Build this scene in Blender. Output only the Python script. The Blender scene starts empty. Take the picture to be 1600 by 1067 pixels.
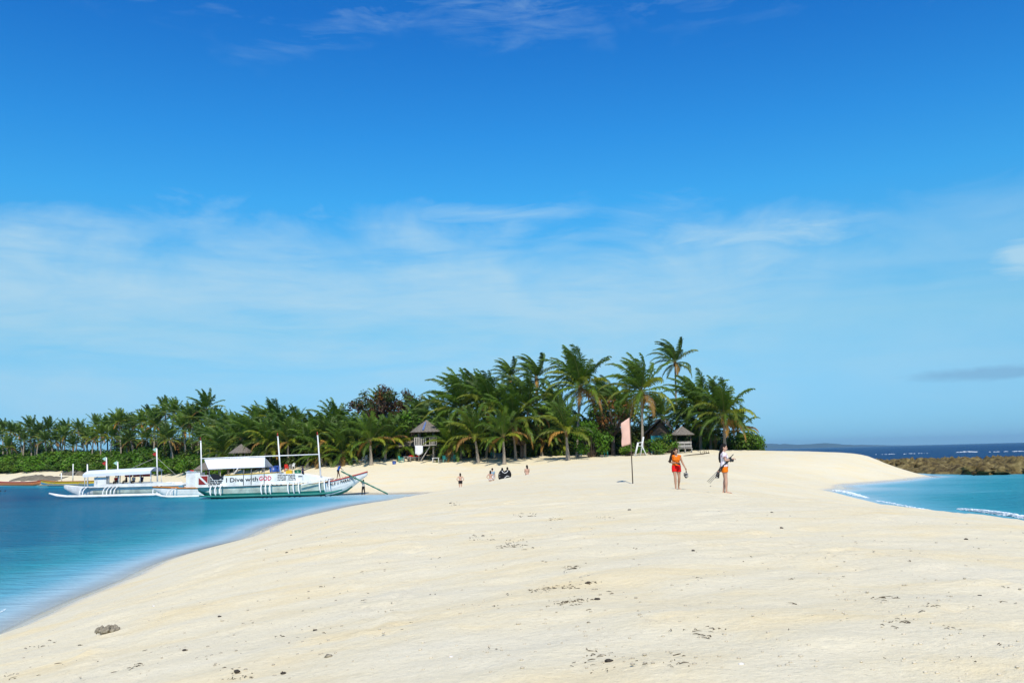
import bpy, math, random
import numpy as np
from mathutils import Vector, Matrix

# ------------------------------------------------------------------ camera
SC = bpy.context.scene
COL = SC.collection
CAM = Vector((0, 0, 3.7)); FPX = 1400.0
PITCH = math.atan(177.9/FPX); ROLL = math.radians(1.5)
FWD = Vector((0, math.cos(PITCH), math.sin(PITCH)))
_r0 = Vector((1, 0, 0)); _u0 = Vector((0, -math.sin(PITCH), math.cos(PITCH)))
RGT = _r0*math.cos(ROLL) - _u0*math.sin(ROLL)
UPV = _r0*math.sin(ROLL) + _u0*math.cos(ROLL)
cd = bpy.data.cameras.new('camera'); cam = bpy.data.objects.new('camera', cd); COL.objects.link(cam)
m = Matrix((RGT, UPV, -FWD)).transposed().to_4x4(); m.translation = CAM
cam.matrix_world = m
cd.sensor_width = 36.0; cd.lens = FPX/1600*36.0; cd.clip_start = 0.1; cd.clip_end = 60000
SC.camera = cam

def ray(px, py):
    return FWD + RGT*((px-800)/FPX) + UPV*((533.5-py)/FPX)
def at(px, py, Y):
    d = ray(px, py); return CAM + d*(Y/d.y)
def hor(px):
    return 711.5 - (px-800)*math.tan(ROLL)

# ------------------------------------------------------------------ sun and sky
SUN_EL, SUN_AZ = math.radians(50), math.radians(176)
sd = Vector((math.sin(SUN_AZ)*math.cos(SUN_EL), math.cos(SUN_AZ)*math.cos(SUN_EL), math.sin(SUN_EL)))
ld = bpy.data.lights.new('sun', 'SUN'); ld.energy = 4.8; ld.angle = math.radians(0.5); ld.color = (1, .95, .84)
sun = bpy.data.objects.new('sun', ld); COL.objects.link(sun)
sun.rotation_euler = (-sd).to_track_quat('-Z', 'Y').to_euler(); sun.location = (0, 0, 60)

W = bpy.data.worlds.new('World'); SC.world = W; W.use_nodes = True
def N(nt, typ, **kw):
    n = nt.nodes.new(typ)
    for k, v in kw.items():
        if k.startswith('i_'):
            key = k[2:]; key = int(key) if key.isdigit() else key.replace('_', ' ')
            n.inputs[key].default_value = v
        else: setattr(n, k, v)
    return n
def math_(nt, op, a, b=None, c=None, clamp=False):
    n = nt.nodes.new('ShaderNodeMath'); n.operation = op; n.use_clamp = clamp
    for i, v in enumerate((a, b, c)):
        if v is None: continue
        if isinstance(v, (int, float)): n.inputs[i].default_value = v
        else: nt.links.new(v, n.inputs[i])
    return n.outputs[0]
def ramp(nt, fac, stops, interp='LINEAR'):
    n = nt.nodes.new('ShaderNodeValToRGB'); n.color_ramp.interpolation = interp
    cr = n.color_ramp
    while len(cr.elements) < len(stops): cr.elements.new(.5)
    for e, (p, c) in zip(cr.elements, stops):
        e.position = p; e.color = c if len(c) == 4 else (*c, 1)
    nt.links.new(fac, n.inputs[0]); return n.outputs[0]
def mixc(nt, fac, a, b, typ='MIX'):
    n = nt.nodes.new('ShaderNodeMix'); n.data_type = 'RGBA'; n.blend_type = typ
    for i, v in ((0, fac), (6, a), (7, b)):
        if isinstance(v, (int, float)): n.inputs[i].default_value = v
        elif isinstance(v, tuple): n.inputs[i].default_value = v if len(v) == 4 else (*v, 1)
        else: nt.links.new(v, n.inputs[i])
    return n.outputs[2]
def noise(nt, vec, scale, detail=4, rough=.55, dist=0):
    n = nt.nodes.new('ShaderNodeTexNoise'); n.inputs['Scale'].default_value = scale
    n.inputs['Detail'].default_value = detail; n.inputs['Roughness'].default_value = rough
    n.inputs['Distortion'].default_value = dist
    if vec is not None: nt.links.new(vec, n.inputs['Vector'])
    return n.outputs['Fac']
def mapping(nt, vec, scale=(1, 1, 1), loc=(0, 0, 0), rot=(0, 0, 0)):
    n = nt.nodes.new('ShaderNodeMapping'); n.inputs['Scale'].default_value = scale
    n.inputs['Location'].default_value = loc; n.inputs['Rotation'].default_value = rot
    nt.links.new(vec, n.inputs['Vector']); return n.outputs[0]

def build_world():
    nt = W.node_tree; L = nt.links; nt.nodes.clear()
    out = N(nt, 'ShaderNodeOutputWorld'); bg = N(nt, 'ShaderNodeBackground'); L.new(bg.outputs[0], out.inputs[0])
    sky = N(nt, 'ShaderNodeTexSky'); sky.sky_type = 'NISHITA'; sky.sun_disc = False
    sky.sun_elevation = SUN_EL; sky.sun_rotation = SUN_AZ
    sky.air_density = 1.0; sky.dust_density = 0.0; sky.ozone_density = 1.0; sky.altitude = 0
    hs = N(nt, 'ShaderNodeHueSaturation', i_Saturation=SKY_SAT, i_Value=SKY_VAL, i_Hue=SKY_HUE)
    L.new(sky.outputs[0], hs.inputs['Color'])
    g = N(nt, 'ShaderNodeTexCoord').outputs['Generated']
    s = N(nt, 'ShaderNodeSeparateXYZ'); L.new(g, s.inputs[0])
    # azimuth (0 straight ahead, + right) and elevation in degrees
    az = math_(nt, 'MULTIPLY', math_(nt, 'ARCTAN2', s.outputs[0], s.outputs[1]), 57.2958)
    el = math_(nt, 'MULTIPLY', math_(nt, 'ARCSINE', s.outputs[2]), 57.2958)
    cv = N(nt, 'ShaderNodeCombineXYZ'); L.new(az, cv.inputs[0]); L.new(el, cv.inputs[1])
    v = cv.outputs[0]
    # the air brightens towards the horizon
    base = mixc(nt, 1.0, hs.outputs[0], ramp(nt, math_(nt, 'DIVIDE', el, 40), SKY_TINT), 'MULTIPLY')
    streak = noise(nt, mapping(nt, v, (.05, .30, 1), (3.1, 1.7, 0), (0, 0, math.radians(-6))), 1.0, 8, .6, .9)
    fine = noise(nt, mapping(nt, v, (.16, .8, 1), (9, 4, 0), (0, 0, math.radians(-7))), 1.0, 6, .62, .7)
    edge = math_(nt, 'MULTIPLY', math_(nt, 'SUBTRACT', noise(nt, mapping(nt, v, (.085, .14, 1), (0, 6.6, 0)), 1.0, 6, .6, .8), .5), 10.0)
    ele = math_(nt, 'ADD', el, edge)
    # broad sheet of thin cirrus, roughly 5 to 14 degrees up
    sheet = ramp(nt, math_(nt, 'DIVIDE', ele, 30), [(.0, (0,)*3), (.08, (.22,)*3), (.22, (.7,)*3), (.36, (.95,)*3), (.43, (.6,)*3), (.51, (.0,)*3)])
    side = ramp(nt, math_(nt, 'ADD', math_(nt, 'DIVIDE', az, 120), .5), [(.0, (.7,)*3), (.25, (1,)*3), (.62, (.95,)*3), (.70, (.5,)*3), (.78, (.36,)*3), (1, (.5,)*3)])
    tex = ramp(nt, math_(nt, 'ADD', math_(nt, 'MULTIPLY', streak, .72), math_(nt, 'MULTIPLY', fine, .28)), [(.34, (.18,)*3), (.48, (.70,)*3), (.60, (1,)*3)])
    c1 = math_(nt, 'MULTIPLY', math_(nt, 'MULTIPLY', sheet, side), tex)
    # high wisps
    hi = ramp(nt, math_(nt, 'DIVIDE', ele, 60), [(.415, (0,)*3), (.48, (.7,)*3), (.6, (.4,)*3), (1, (.1,)*3)])
    wis = ramp(nt, math_(nt, 'ADD', math_(nt, 'MULTIPLY', streak, .45), math_(nt, 'MULTIPLY', fine, .55)), [(.47, (0,)*3), (.68, (.75,)*3)])
    c2 = math_(nt, 'MULTIPLY', hi, wis)
    # one small cumulus at the right edge, one grey bank low on the right
    def blob(a0, e0, sa, se, lo, hi_):
        da = math_(nt, 'DIVIDE', math_(nt, 'SUBTRACT', az, a0), sa); de = math_(nt, 'DIVIDE', math_(nt, 'SUBTRACT', el, e0), se)
        r = math_(nt, 'SQRT', math_(nt, 'ADD', math_(nt, 'MULTIPLY', da, da), math_(nt, 'MULTIPLY', de, de)))
        r = math_(nt, 'ADD', r, math_(nt, 'MULTIPLY', math_(nt, 'SUBTRACT', fine, .5), 2.2))
        return ramp(nt, r, [(lo, (1,)*3), (hi_, (0,)*3)])
    c3 = math_(nt, 'MULTIPLY', blob(30.2, 10.2, 2.3, 1.4, .3, .95), .9)
    c4 = math_(nt, 'MULTIPLY', blob(28.5, 3.9, 7.0, .42, .25, .98), .5)
    c5 = math_(nt, 'MULTIPLY', blob(-1.5, 15.4, 9.0, .8, .15, 1.0), .5)
    c6 = math_(nt, 'MULTIPLY', blob(15.5, 13.2, 8.0, 1.1, .15, 1.0), .75)
    cc = math_(nt, 'MAXIMUM', math_(nt, 'MAXIMUM', math_(nt, 'MAXIMUM', c1, c2), c3), math_(nt, 'MAXIMUM', c5, c6))
    col = mixc(nt, math_(nt, 'MULTIPLY', cc, CLOUD_AMT), base, CLOUD_COL)
    col = mixc(nt, c4, col, GREY_COL)
    L.new(col, bg.inputs[0]); bg.inputs[1].default_value = .1
SKY_SAT, SKY_VAL, SKY_HUE = 1.0, 1.0, .5
SKY_TINT = [(0, (.24, .62, 1.32)), (.03, (.27, .65, 1.24)), (.075, (.36, .73, 1.17)), (.125, (.45, .84, 1.14)), (.2, (.46, .99, 1.18)),
            (.3, (.35, 1.12, 1.42)), (.4, (.24, 1.17, 1.66)), (.5, (.165, 1.06, 1.74)), (.675, (.09, .83, 1.70)), (1, (.08, .80, 1.70))]
CLOUD_AMT, CLOUD_COL, GREY_COL = .85, (4.9, 7.2, 8.6), (1.9, 3.7, 5.9)
build_world()
SC.view_settings.view_transform = 'Standard'; SC.view_settings.look = 'None'
SC.view_settings.exposure = 0.0; SC.view_settings.gamma = 1.0
SC.view_settings.use_curve_mapping = False
SC.cycles.max_bounces = 6; SC.cycles.transparent_max_bounces = 16; SC.cycles.volume_bounces = 0
SC.cycles.caustics_reflective = False; SC.cycles.caustics_refractive = False

# ------------------------------------------------------------------ materials
MAT = {}
def mat(name, col, rough=.7, spec=.3, var=0.0, vscale=3.0, bump=0.0, bscale=20.0, metal=0.0, objvar=0.0, transl=0.0, coord='Object'):
    """procedural paint, cloth, wood: colour with noise wear, fine relief"""
    if name in MAT: return MAT[name]
    M = bpy.data.materials.new(name); M.use_nodes = True; nt = M.node_tree; L = nt.links
    p = nt.nodes['Principled BSDF']; p.inputs['Roughness'].default_value = rough
    p.inputs['Specular IOR Level'].default_value = spec; p.inputs['Metallic'].default_value = metal
    tc = N(nt, 'ShaderNodeTexCoord').outputs[coord]
    c = N(nt, 'ShaderNodeRGB'); c.outputs[0].default_value = (*col, 1); c = c.outputs[0]
    if var:
        f = noise(nt, tc, vscale, 5, .6)
        k = ramp(nt, f, [(.3, (1-var,)*3), (.7, (1+var*.6,)*3)])
        c = mixc(nt, 1.0, c, k, 'MULTIPLY')
    if objvar:
        oi = N(nt, 'ShaderNodeObjectInfo').outputs['Random']
        k = ramp(nt, oi, [(0, (1-objvar, 1-objvar, 1-objvar*.8)), (.6, (1+objvar*.4, 1+objvar*.3, 1)), (1, (1+objvar*1.2, 1+objvar*.7, 1-objvar*.5))])
        c = mixc(nt, 1.0, c, k, 'MULTIPLY')
    L.new(c, p.inputs['Base Color'])
    if bump:
        b = N(nt, 'ShaderNodeBump', i_Strength=bump, i_Distance=.02); L.new(noise(nt, tc, bscale, 4, .6), b.inputs['Height'])
        L.new(b.outputs[0], p.inputs['Normal'])
    if transl:
        t = N(nt, 'ShaderNodeBsdfTranslucent'); L.new(mixc(nt, 1.0, c, (1.15, 1.25, .55), 'MULTIPLY'), t.inputs[0])
        mx = N(nt, 'ShaderNodeMixShader'); mx.inputs[0].default_value = transl
        L.new(p.outputs[0], mx.inputs[1]); L.new(t.outputs[0], mx.inputs[2]); L.new(mx.outputs[0], nt.nodes['Material Output'].inputs[0])
    MAT[name] = M; return M

# ------------------------------------------------------------------ mesh helpers
class MB:
    def __init__(s): s.v = []; s.f = []; s.m = []
    def add(s, vs, fs, mi=0):
        o = len(s.v); s.v += [tuple(v) for v in vs]; s.f += [tuple(i+o for i in f) for f in fs]; s.m += [mi]*len(fs); return s
    def box(s, c, size, mi=0, rot=None):
        hx, hy, hz = size[0]/2, size[1]/2, size[2]/2
        vs = [Vector((x, y, z)) for x in (-hx, hx) for y in (-hy, hy) for z in (-hz, hz)]
        if rot is not None: vs = [rot @ v for v in vs]
        vs = [v+Vector(c) for v in vs]
        return s.add(vs, [(0, 1, 3, 2), (4, 6, 7, 5), (0, 4, 5, 1), (2, 3, 7, 6), (0, 2, 6, 4), (1, 5, 7, 3)], mi)
    def tube(s, pts, rad, n=8, mi=0, cap=True, ell=None):
        pts = [Vector(p) for p in pts]; k = len(pts)
        if isinstance(rad, (int, float)): rad = [rad]*k
        vs = []; ref = None
        for i in range(k):
            d = (pts[min(i+1, k-1)]-pts[max(i-1, 0)])
            if d.length < 1e-9: d = Vector((0, 0, 1))
            d.normalize()
            if ref is None:
                ref = Vector((1, 0, 0)) if abs(d.x) < .8 else Vector((0, 1, 0))
            a = (ref - d*ref.dot(d)).normalized(); b = d.cross(a); ref = a
            for j in range(n):
                t = 2*math.pi*j/n
                if ell: vs.append(pts[i]+a*math.cos(t)*ell[i][0]+b*math.sin(t)*ell[i][1])
                else: vs.append(pts[i]+(a*math.cos(t)+b*math.sin(t))*rad[i])
        fs = [(i*n+j, i*n+(j+1) % n, (i+1)*n+(j+1) % n, (i+1)*n+j) for i in range(k-1) for j in range(n)]
        if cap: fs += [tuple(range(n-1, -1, -1)), tuple((k-1)*n+j for j in range(n))]
        return s.add(vs, fs, mi)
    def ell(s, c, r, n=10, mi=0, rot=None):
        vs = []; c = Vector(c); h = max(4, n//2+1)
        for i in range(1, h):
            p = math.pi*i/h
            for j in range(n):
                t = 2*math.pi*j/n
                vs.append(Vector((r[0]*math.sin(p)*math.cos(t), r[1]*math.sin(p)*math.sin(t), r[2]*math.cos(p))))
        vs += [Vector((0, 0, r[2])), Vector((0, 0, -r[2]))]
        if rot is not None: vs = [rot @ v for v in vs]
        vs = [v+c for v in vs]; a = (h-1)*n
        fs = [(i*n+j, (i+1)*n+j, (i+1)*n+(j+1) % n, i*n+(j+1) % n) for i in range(h-2) for j in range(n)]
        fs += [(a, j, (j+1) % n) for j in range(n)] + [(a+1, (h-2)*n+(j+1) % n, (h-2)*n+j) for j in range(n)]
        return s.add(vs, fs, mi)
    def plate(s, poly, thick, normal, mi=0):
        """flat polygon (3D points) given thickness along normal"""
        nv = Vector(normal).normalized()*thick; k = len(poly)
        a = [Vector(p) for p in poly]; b = [p+nv for p in a]
        fs = [tuple(range(k-1, -1, -1)), tuple(range(k, 2*k))] + [(i, (i+1) % k, k+(i+1) % k, k+i) for i in range(k)]
        return s.add(a+b, fs, mi)
    def mesh(s, name, mats, smooth=False):
        me = bpy.data.meshes.new(name); me.from_pydata(s.v, [], s.f)
        for mm in (mats if isinstance(mats, (list, tuple)) else [mats]): me.materials.append(mm)
        if any(s.m): me.polygons.foreach_set('material_index', s.m)
        if smooth: me.polygons.foreach_set('use_smooth', [True]*len(s.f))
        me.update(); return me
    def obj(s, name, mats, parent=None, smooth=False, loc=None):
        return link(name, s.mesh(name, mats, smooth), parent, loc)
def link(name, me, parent=None, loc=None):
    o = bpy.data.objects.new(name, me); COL.objects.link(o)
    if parent is not None: o.parent = parent
    if loc is not None: o.location = loc
    return o
def tag(o, label=None, cat=None, group=None, kind=None):
    if label: o['label'] = label
    if cat: o['category'] = cat
    if group: o['group'] = group
    if kind: o['kind'] = kind
    return o
def thing(name, loc, label, cat, group=None, rz=0.0):
    o = bpy.data.objects.new(name, None); COL.objects.link(o); o.location = loc; o.rotation_euler = (0, 0, rz)
    o.empty_display_size = .3
    return tag(o, label, cat, group)

# ------------------------------------------------------------------ terrain
CP = [  # x, y, z : sand bar, coves, far beach, spit
 (0,-15,2.2),(0,0,2.2),(0,10,2.2),(0,20,2.18),(8,34,2.12),(0,38,2.2),(12,20,1.9),(12,45,2.15),(6,46,2.12),(3,50,2.1),(8,28,2.2),(5,58,2.12),(9,52,2.12),(-6,20,1.75),(-6,35,1.7),(-6.5,48,1.45),
 (-3.1,55,1.84),(-5.1,60,1.4),(-6.8,66,1.05),(-.44,62,2.1),(2.6,72,2.26),(1.2,69,2.22),(10,60,2.2),(15.5,60,1.6),(15.5,46,1.5),(11.4,80,2.25),(18,80,1.9),(20,92,2.3),
 (-5,86,.5),(-2.6,84,.75),(1.4,80,1.15),(-7.5,78,.45),(-2,95,.95),(5,92,1.75),(10,95,2.4),(-10,100,.7),(-6,108,1.9),(-20,108,1.7),(4,108,2.6),(15,105,3.12),(25,105,3.0),
 (-6.9,121,3.6),(-17,121,3.65),(-26,122,3.6),(-36,126,3.5),(9,116,3.25),(18,118,3.35),(22,114,3.7),(27,116,3.7),(31,112,3.45),(37,110,3.2),(40,110,3.0),(43,110,2.4),(45.2,110,1.3),(46.5,104,.25),(38,100,1.5),(33,95,1.0),(27,88,1.0),
 (-45,150,3.2),(-58,168,3.2),(-80,195,3.2),(-110,218,3.4),(-150,245,3.4),(0,160,4),(-40,190,4),(20,150,3.6),(-90,250,4),(-10,230,4),
 # left shoreline
 (-11.2,8,0),(-11.3,0,0),(-11,-15,0),(-11.7,20.5,0),(-12.9,30,0),(-13.4,44.8,0),(-14.4,61,0),(-13,75.8,0),(-9.4,94,0.02),(-15,97.5,.12),(-22,99.5,0),(-32,104,0),(-42,122,0),(-52,142,0),(-68,165,0),(-93,190,0),(-120,207,0),(-160,232,0),(-230,265,0),
 # left sea bed
 (-17,20,-.75),(-17.5,45,-.7),(-19,61,-.7),(-17,78,-.5),(-14,90,-.22),(-24,92,-.6),(-34,96,-.9),(-30,60,-2),(-30,30,-2.2),(-45,100,-2),(-60,80,-3),(-55,130,-1.5),(-80,140,-2.5),(-100,175,-1.8),(-60,30,-4),(-130,150,-5),(-30,0,-3),(-140,60,-7),(-220,180,-7),
 # right shoreline
 (20.5,0,0),(20.5,-15,0),(20.7,15,0),(19.6,28,0),(20.0,38.5,0),(20.8,49,0),(22.0,59,0),(23.6,74,.0),(31.0,86.5,0),(38.5,94,0),(44,100.5,0),(47.5,103.5,0),
 (49,112,-.05),(49,128,0),(44,150,0),(40,190,0),(30,250,0),
 # right sea bed
 (25,15,-.5),(25,38,-.75),(26,52,-.7),(28,66,-.55),(33,76,-.4),(42,88,-.6),(52,95,-.8),(40,60,-1.3),(40,30,-1.5),(60,70,-2),(70,40,-3),(70,100,-1),(80,115,-.5),(60,115,-.3),(65,135,-.6),(110,130,-.8),(70,160,-3),(60,220,-5),(150,100,-6),(140,220,-8),(60,0,-4),
 (-40,300,3),(-120,320,2),(0,340,-1),(-80,400,-4),(60,400,-8),(-300,330,0),(-300,400,-1),(-300,150,-9),(-300,-40,-10),(300,-40,-10),(300,150,-9),(300,400,-10),(0,430,-7),(-150,-40,-8),(140,-40,-7),(-60,-40,-5),(60,-40,-5)]
P = np.array(CP, float)
def _phi(r2): return np.where(r2 > 0, r2*np.log(np.maximum(r2, 1e-12)), 0)*.5
_n = len(P); _A = np.zeros((_n+3, _n+3)); _d = ((P[:, None, :2]-P[None, :, :2])/50.0)
_A[:_n, :_n] = _phi((_d**2).sum(2)) + np.eye(_n)*2e-4
_A[:_n, _n] = 1; _A[:_n, _n+1:] = P[:, :2]/50; _A[_n, :_n] = 1; _A[_n+1:, :_n] = (P[:, :2]/50).T
_w = np.linalg.solve(_A, np.r_[P[:, 2], 0, 0, 0])
def height(x, y):
    x = np.asarray(x, float).ravel(); y = np.asarray(y, float).ravel(); out = np.empty(len(x))
    for s in range(0, len(x), 20000):
        q = np.c_[x[s:s+20000], y[s:s+20000]]/50
        d2 = ((q[:, None]-P[None, :, :2]/50)**2).sum(2)
        out[s:s+20000] = _phi(d2) @ _w[:_n] + _w[_n] + q @ _w[_n+1:]
    return np.clip(out, -14, 5.0)
def G(x, y): return float(height([x], [y])[0])
def onto(px, Y, dz=0.0):
    """point on the sand seen at image column px and distance Y"""
    z = 2.0
    for _ in range(6):
        # column x depends weakly on height because of the roll
        d0 = at(px, hor(px), Y); x = d0.x + (CAM.z - z)*-math.tan(ROLL)*1.0
        z = G(x, Y)
    return Vector((x, Y, z+dz))
_rs = np.random.RandomState(5)
_lat = _rs.rand(256, 256)
def vnoise(x, y):
    xi = np.floor(x).astype(int); yi = np.floor(y).astype(int); fx = x-xi; fy = y-yi
    fx = fx*fx*(3-2*fx); fy = fy*fy*(3-2*fy); xi %= 256; yi %= 256; x1 = (xi+1) % 256; y1 = (yi+1) % 256
    return (_lat[xi, yi]*(1-fx)+_lat[x1, yi]*fx)*(1-fy)+(_lat[xi, y1]*(1-fx)+_lat[x1, y1]*fx)*fy-.5
def fbm(x, y, f, o=4):
    r = 0; a = 1
    for i in range(o): r = r+a*vnoise(x*f+i*17.3, y*f+i*9.1); a *= .5; f *= 2.03
    return r
def grid_mesh(name, xs, ys, zfun, keep=None):
    X, Y = np.meshgrid(xs, ys); nx, ny = len(xs), len(ys)
    Z = zfun(X.ravel(), Y.ravel())
    co = np.c_[X.ravel(), Y.ravel(), Z].astype(np.float32)
    i = np.arange(nx*ny).reshape(ny, nx)
    F = np.stack([i[:-1, :-1], i[:-1, 1:], i[1:, 1:], i[1:, :-1]], -1).reshape(-1, 4)
    if keep is not None:
        F = F[keep(co, F)]
    me = bpy.data.meshes.new(name); me.vertices.add(len(co)); me.vertices.foreach_set('co', co.ravel())
    me.loops.add(F.size); me.loops.foreach_set('vertex_index', F.ravel().astype(np.int32))
    me.polygons.add(len(F)); me.polygons.foreach_set('loop_start', np.arange(0, F.size, 4, dtype=np.int32))
    me.polygons.foreach_set('use_smooth', np.ones(len(F), bool)); me.update(calc_edges=True); me.validate()
    return me, co
def sinh_axis(half, k, n): t = np.linspace(-1, 1, n); return half*np.sinh(k*t)/np.sinh(k)

# footprints and scuffs
_fp = []
_r = random.Random(3)
for _ in range(90):   # trails
    x, y = _r.uniform(-9, 16), _r.uniform(5, 60); a = _r.gauss(math.pi/2, .35); n_ = _r.randint(6, 22)
    for i in range(n_):
        x += .34*math.cos(a); y += .34*math.sin(a); sgn = .1 if i % 2 else -.1
        _fp.append((x+sgn*math.sin(a)+_r.gauss(0, .03), y-sgn*math.cos(a)+_r.gauss(0, .03), a+_r.gauss(0, .15), _r.uniform(.02, .045)))
for _ in range(260):
    _fp.append((_r.uniform(-9, 15), _r.uniform(4, 45), _r.uniform(0, 6.3), _r.uniform(.015, .045)))
def sand_z(x, y):
    z = height(x, y)
    land = np.clip((z-.05)/.8, 0, 1)
    d = .11*fbm(x, y, .16, 3)+.045*fbm(x+40, y*1.25, .8, 3)+.034*fbm(x, y+77, 2.6, 3)
    z = z + d*land
    idx = np.where((np.abs(x) < 22) & (y > 2) & (y < 62))[0]
    # bin points by rows for speed
    xi, yi = x[idx], y[idx]; dz = np.zeros(len(idx)); order = np.argsort(yi, kind='stable'); ys_ = yi[order]
    for (fx, fy, a, dep) in _fp:
        lo, hi = np.searchsorted(ys_, (fy-.4, fy+.4)); sel = order[lo:hi]
        if not len(sel): continue
        ux, uy = xi[sel]-fx, yi[sel]-fy; near = np.abs(ux) < .4
        sel = sel[near]; ux = ux[near]; uy = uy[near]
        u = (ux*math.cos(a)+uy*math.sin(a))/.15; v = (-ux*math.sin(a)+uy*math.cos(a))/.075
        r2 = u*u+v*v
        dz[sel] += dep*(-np.exp(-r2)+.62*np.exp(-(np.sqrt(r2)-1.5)**2*3.5))
    z[idx] += dz*land[idx]
    # low heap of sand on the right
    hp = at(1562, 972, 9.2)
    z += .075*np.exp(-(((x-hp.x)/.32)**2+((y-hp.y)/.3)**2))*(1+1.2*fbm(x, y, 7, 2))
    return z

def sand_material():
    M = bpy.data.materials.new('coral_sand'); M.use_nodes = True; nt = M.node_tree; L = nt.links
    p = nt.nodes['Principled BSDF']; p.inputs['Roughness'].default_value = .95; p.inputs['Specular IOR Level'].default_value = .12
    pos = N(nt, 'ShaderNodeNewGeometry').outputs['Position']
    sp = N(nt, 'ShaderNodeSeparateXYZ'); L.new(pos, sp.inputs[0])
    patch = noise(nt, mapping(nt, pos, (.32, .75, 0)), 1.0, 6, .66, .6)
    c = ramp(nt, patch, [(.32, (.715, .64, .465)), (.50, (.725, .635, .435)), (.70, (.745, .605, .35))])
    grain = noise(nt, mapping(nt, pos, (1, 1, 0)), 14.0, 6, .72)
    c = mixc(nt, 1.0, c, ramp(nt, grain, [(.28, (.90, .89, .87)), (.5, (1, 1, 1)), (.75, (1.05, 1.05, 1.05))]), 'MULTIPLY')
    gr2 = noise(nt, mapping(nt, pos, (1, 1, 0)), 95.0, 3, .8)
    c = mixc(nt, 1.0, c, ramp(nt, gr2, [(.25, (.86, .84, .80)), (.42, (1, 1, 1)), (.8, (1.04, 1.04, 1.04))]), 'MULTIPLY')
    # coral crumbs: brownish specks of many sizes, gathered in drifts
    crumb = noise(nt, mapping(nt, pos, (1, 1, 0), (5, 3, 0)), 30.0, 2, .5)
    drift = noise(nt, mapping(nt, pos, (.25, .55, 0), (8, 1, 0)), 1.0, 4, .6)
    cm = math_(nt, 'MULTIPLY', ramp(nt, crumb, [(.66, (0,)*3), (.73, (1,)*3)]), ramp(nt, drift, [(.42, (0,)*3), (.62, (.75,)*3)]))
    c = mixc(nt, cm, c, (.30, .24, .16))
    # wet band at the waterline
    wn = math_(nt, 'MULTIPLY', math_(nt, 'SUBTRACT', noise(nt, mapping(nt, pos, (1, 1, 0)), .5, 4, .6), .5), .16)
    wet = ramp(nt, math_(nt, 'ADD', sp.outputs[2], wn), [(.07, (1,)*3), (.2, (0,)*3)])
    c = mixc(nt, wet, c, mixc(nt, 1.0, c, (.86, .85, .90), 'MULTIPLY'))
    # soil and leaf litter under the trees
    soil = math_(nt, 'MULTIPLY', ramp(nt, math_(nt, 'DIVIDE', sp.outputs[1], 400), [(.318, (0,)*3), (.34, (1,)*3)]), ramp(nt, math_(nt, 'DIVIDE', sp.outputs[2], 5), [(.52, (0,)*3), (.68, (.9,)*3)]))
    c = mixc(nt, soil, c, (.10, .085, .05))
    L.new(c, p.inputs['Base Color'])
    r = math_(nt, 'SUBTRACT', .95, math_(nt, 'MULTIPLY', wet, .72)); L.new(math_(nt, 'ADD', .12, math_(nt, 'MULTIPLY', wet, .4)), p.inputs['Specular IOR Level']); L.new(r, p.inputs['Roughness'])
    hgt = math_(nt, 'ADD', math_(nt, 'MULTIPLY', noise(nt, mapping(nt, pos, (1, 1, 0)), 3.2, 7, .72), .17), math_(nt, 'MULTIPLY', grain, .04))
    b = N(nt, 'ShaderNodeBump', i_Strength=.55, i_Distance=.5); L.new(hgt, b.inputs['Height'])
    L.new(math_(nt, 'SUBTRACT', .55, math_(nt, 'MULTIPLY', wet, .5)), b.inputs['Strength']); L.new(b.outputs[0], p.inputs['Normal'])
    return M
xs = sinh_axis(310, 4.3, 460)
ys = np.r_[np.arange(-40, 3.9, 2.0), np.arange(4, 30, .125), np.arange(30, 130, .5), np.arange(130, 432, 3.0)]
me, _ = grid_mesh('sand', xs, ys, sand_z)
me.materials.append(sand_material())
tag(link('sand', me), kind='structure')

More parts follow.
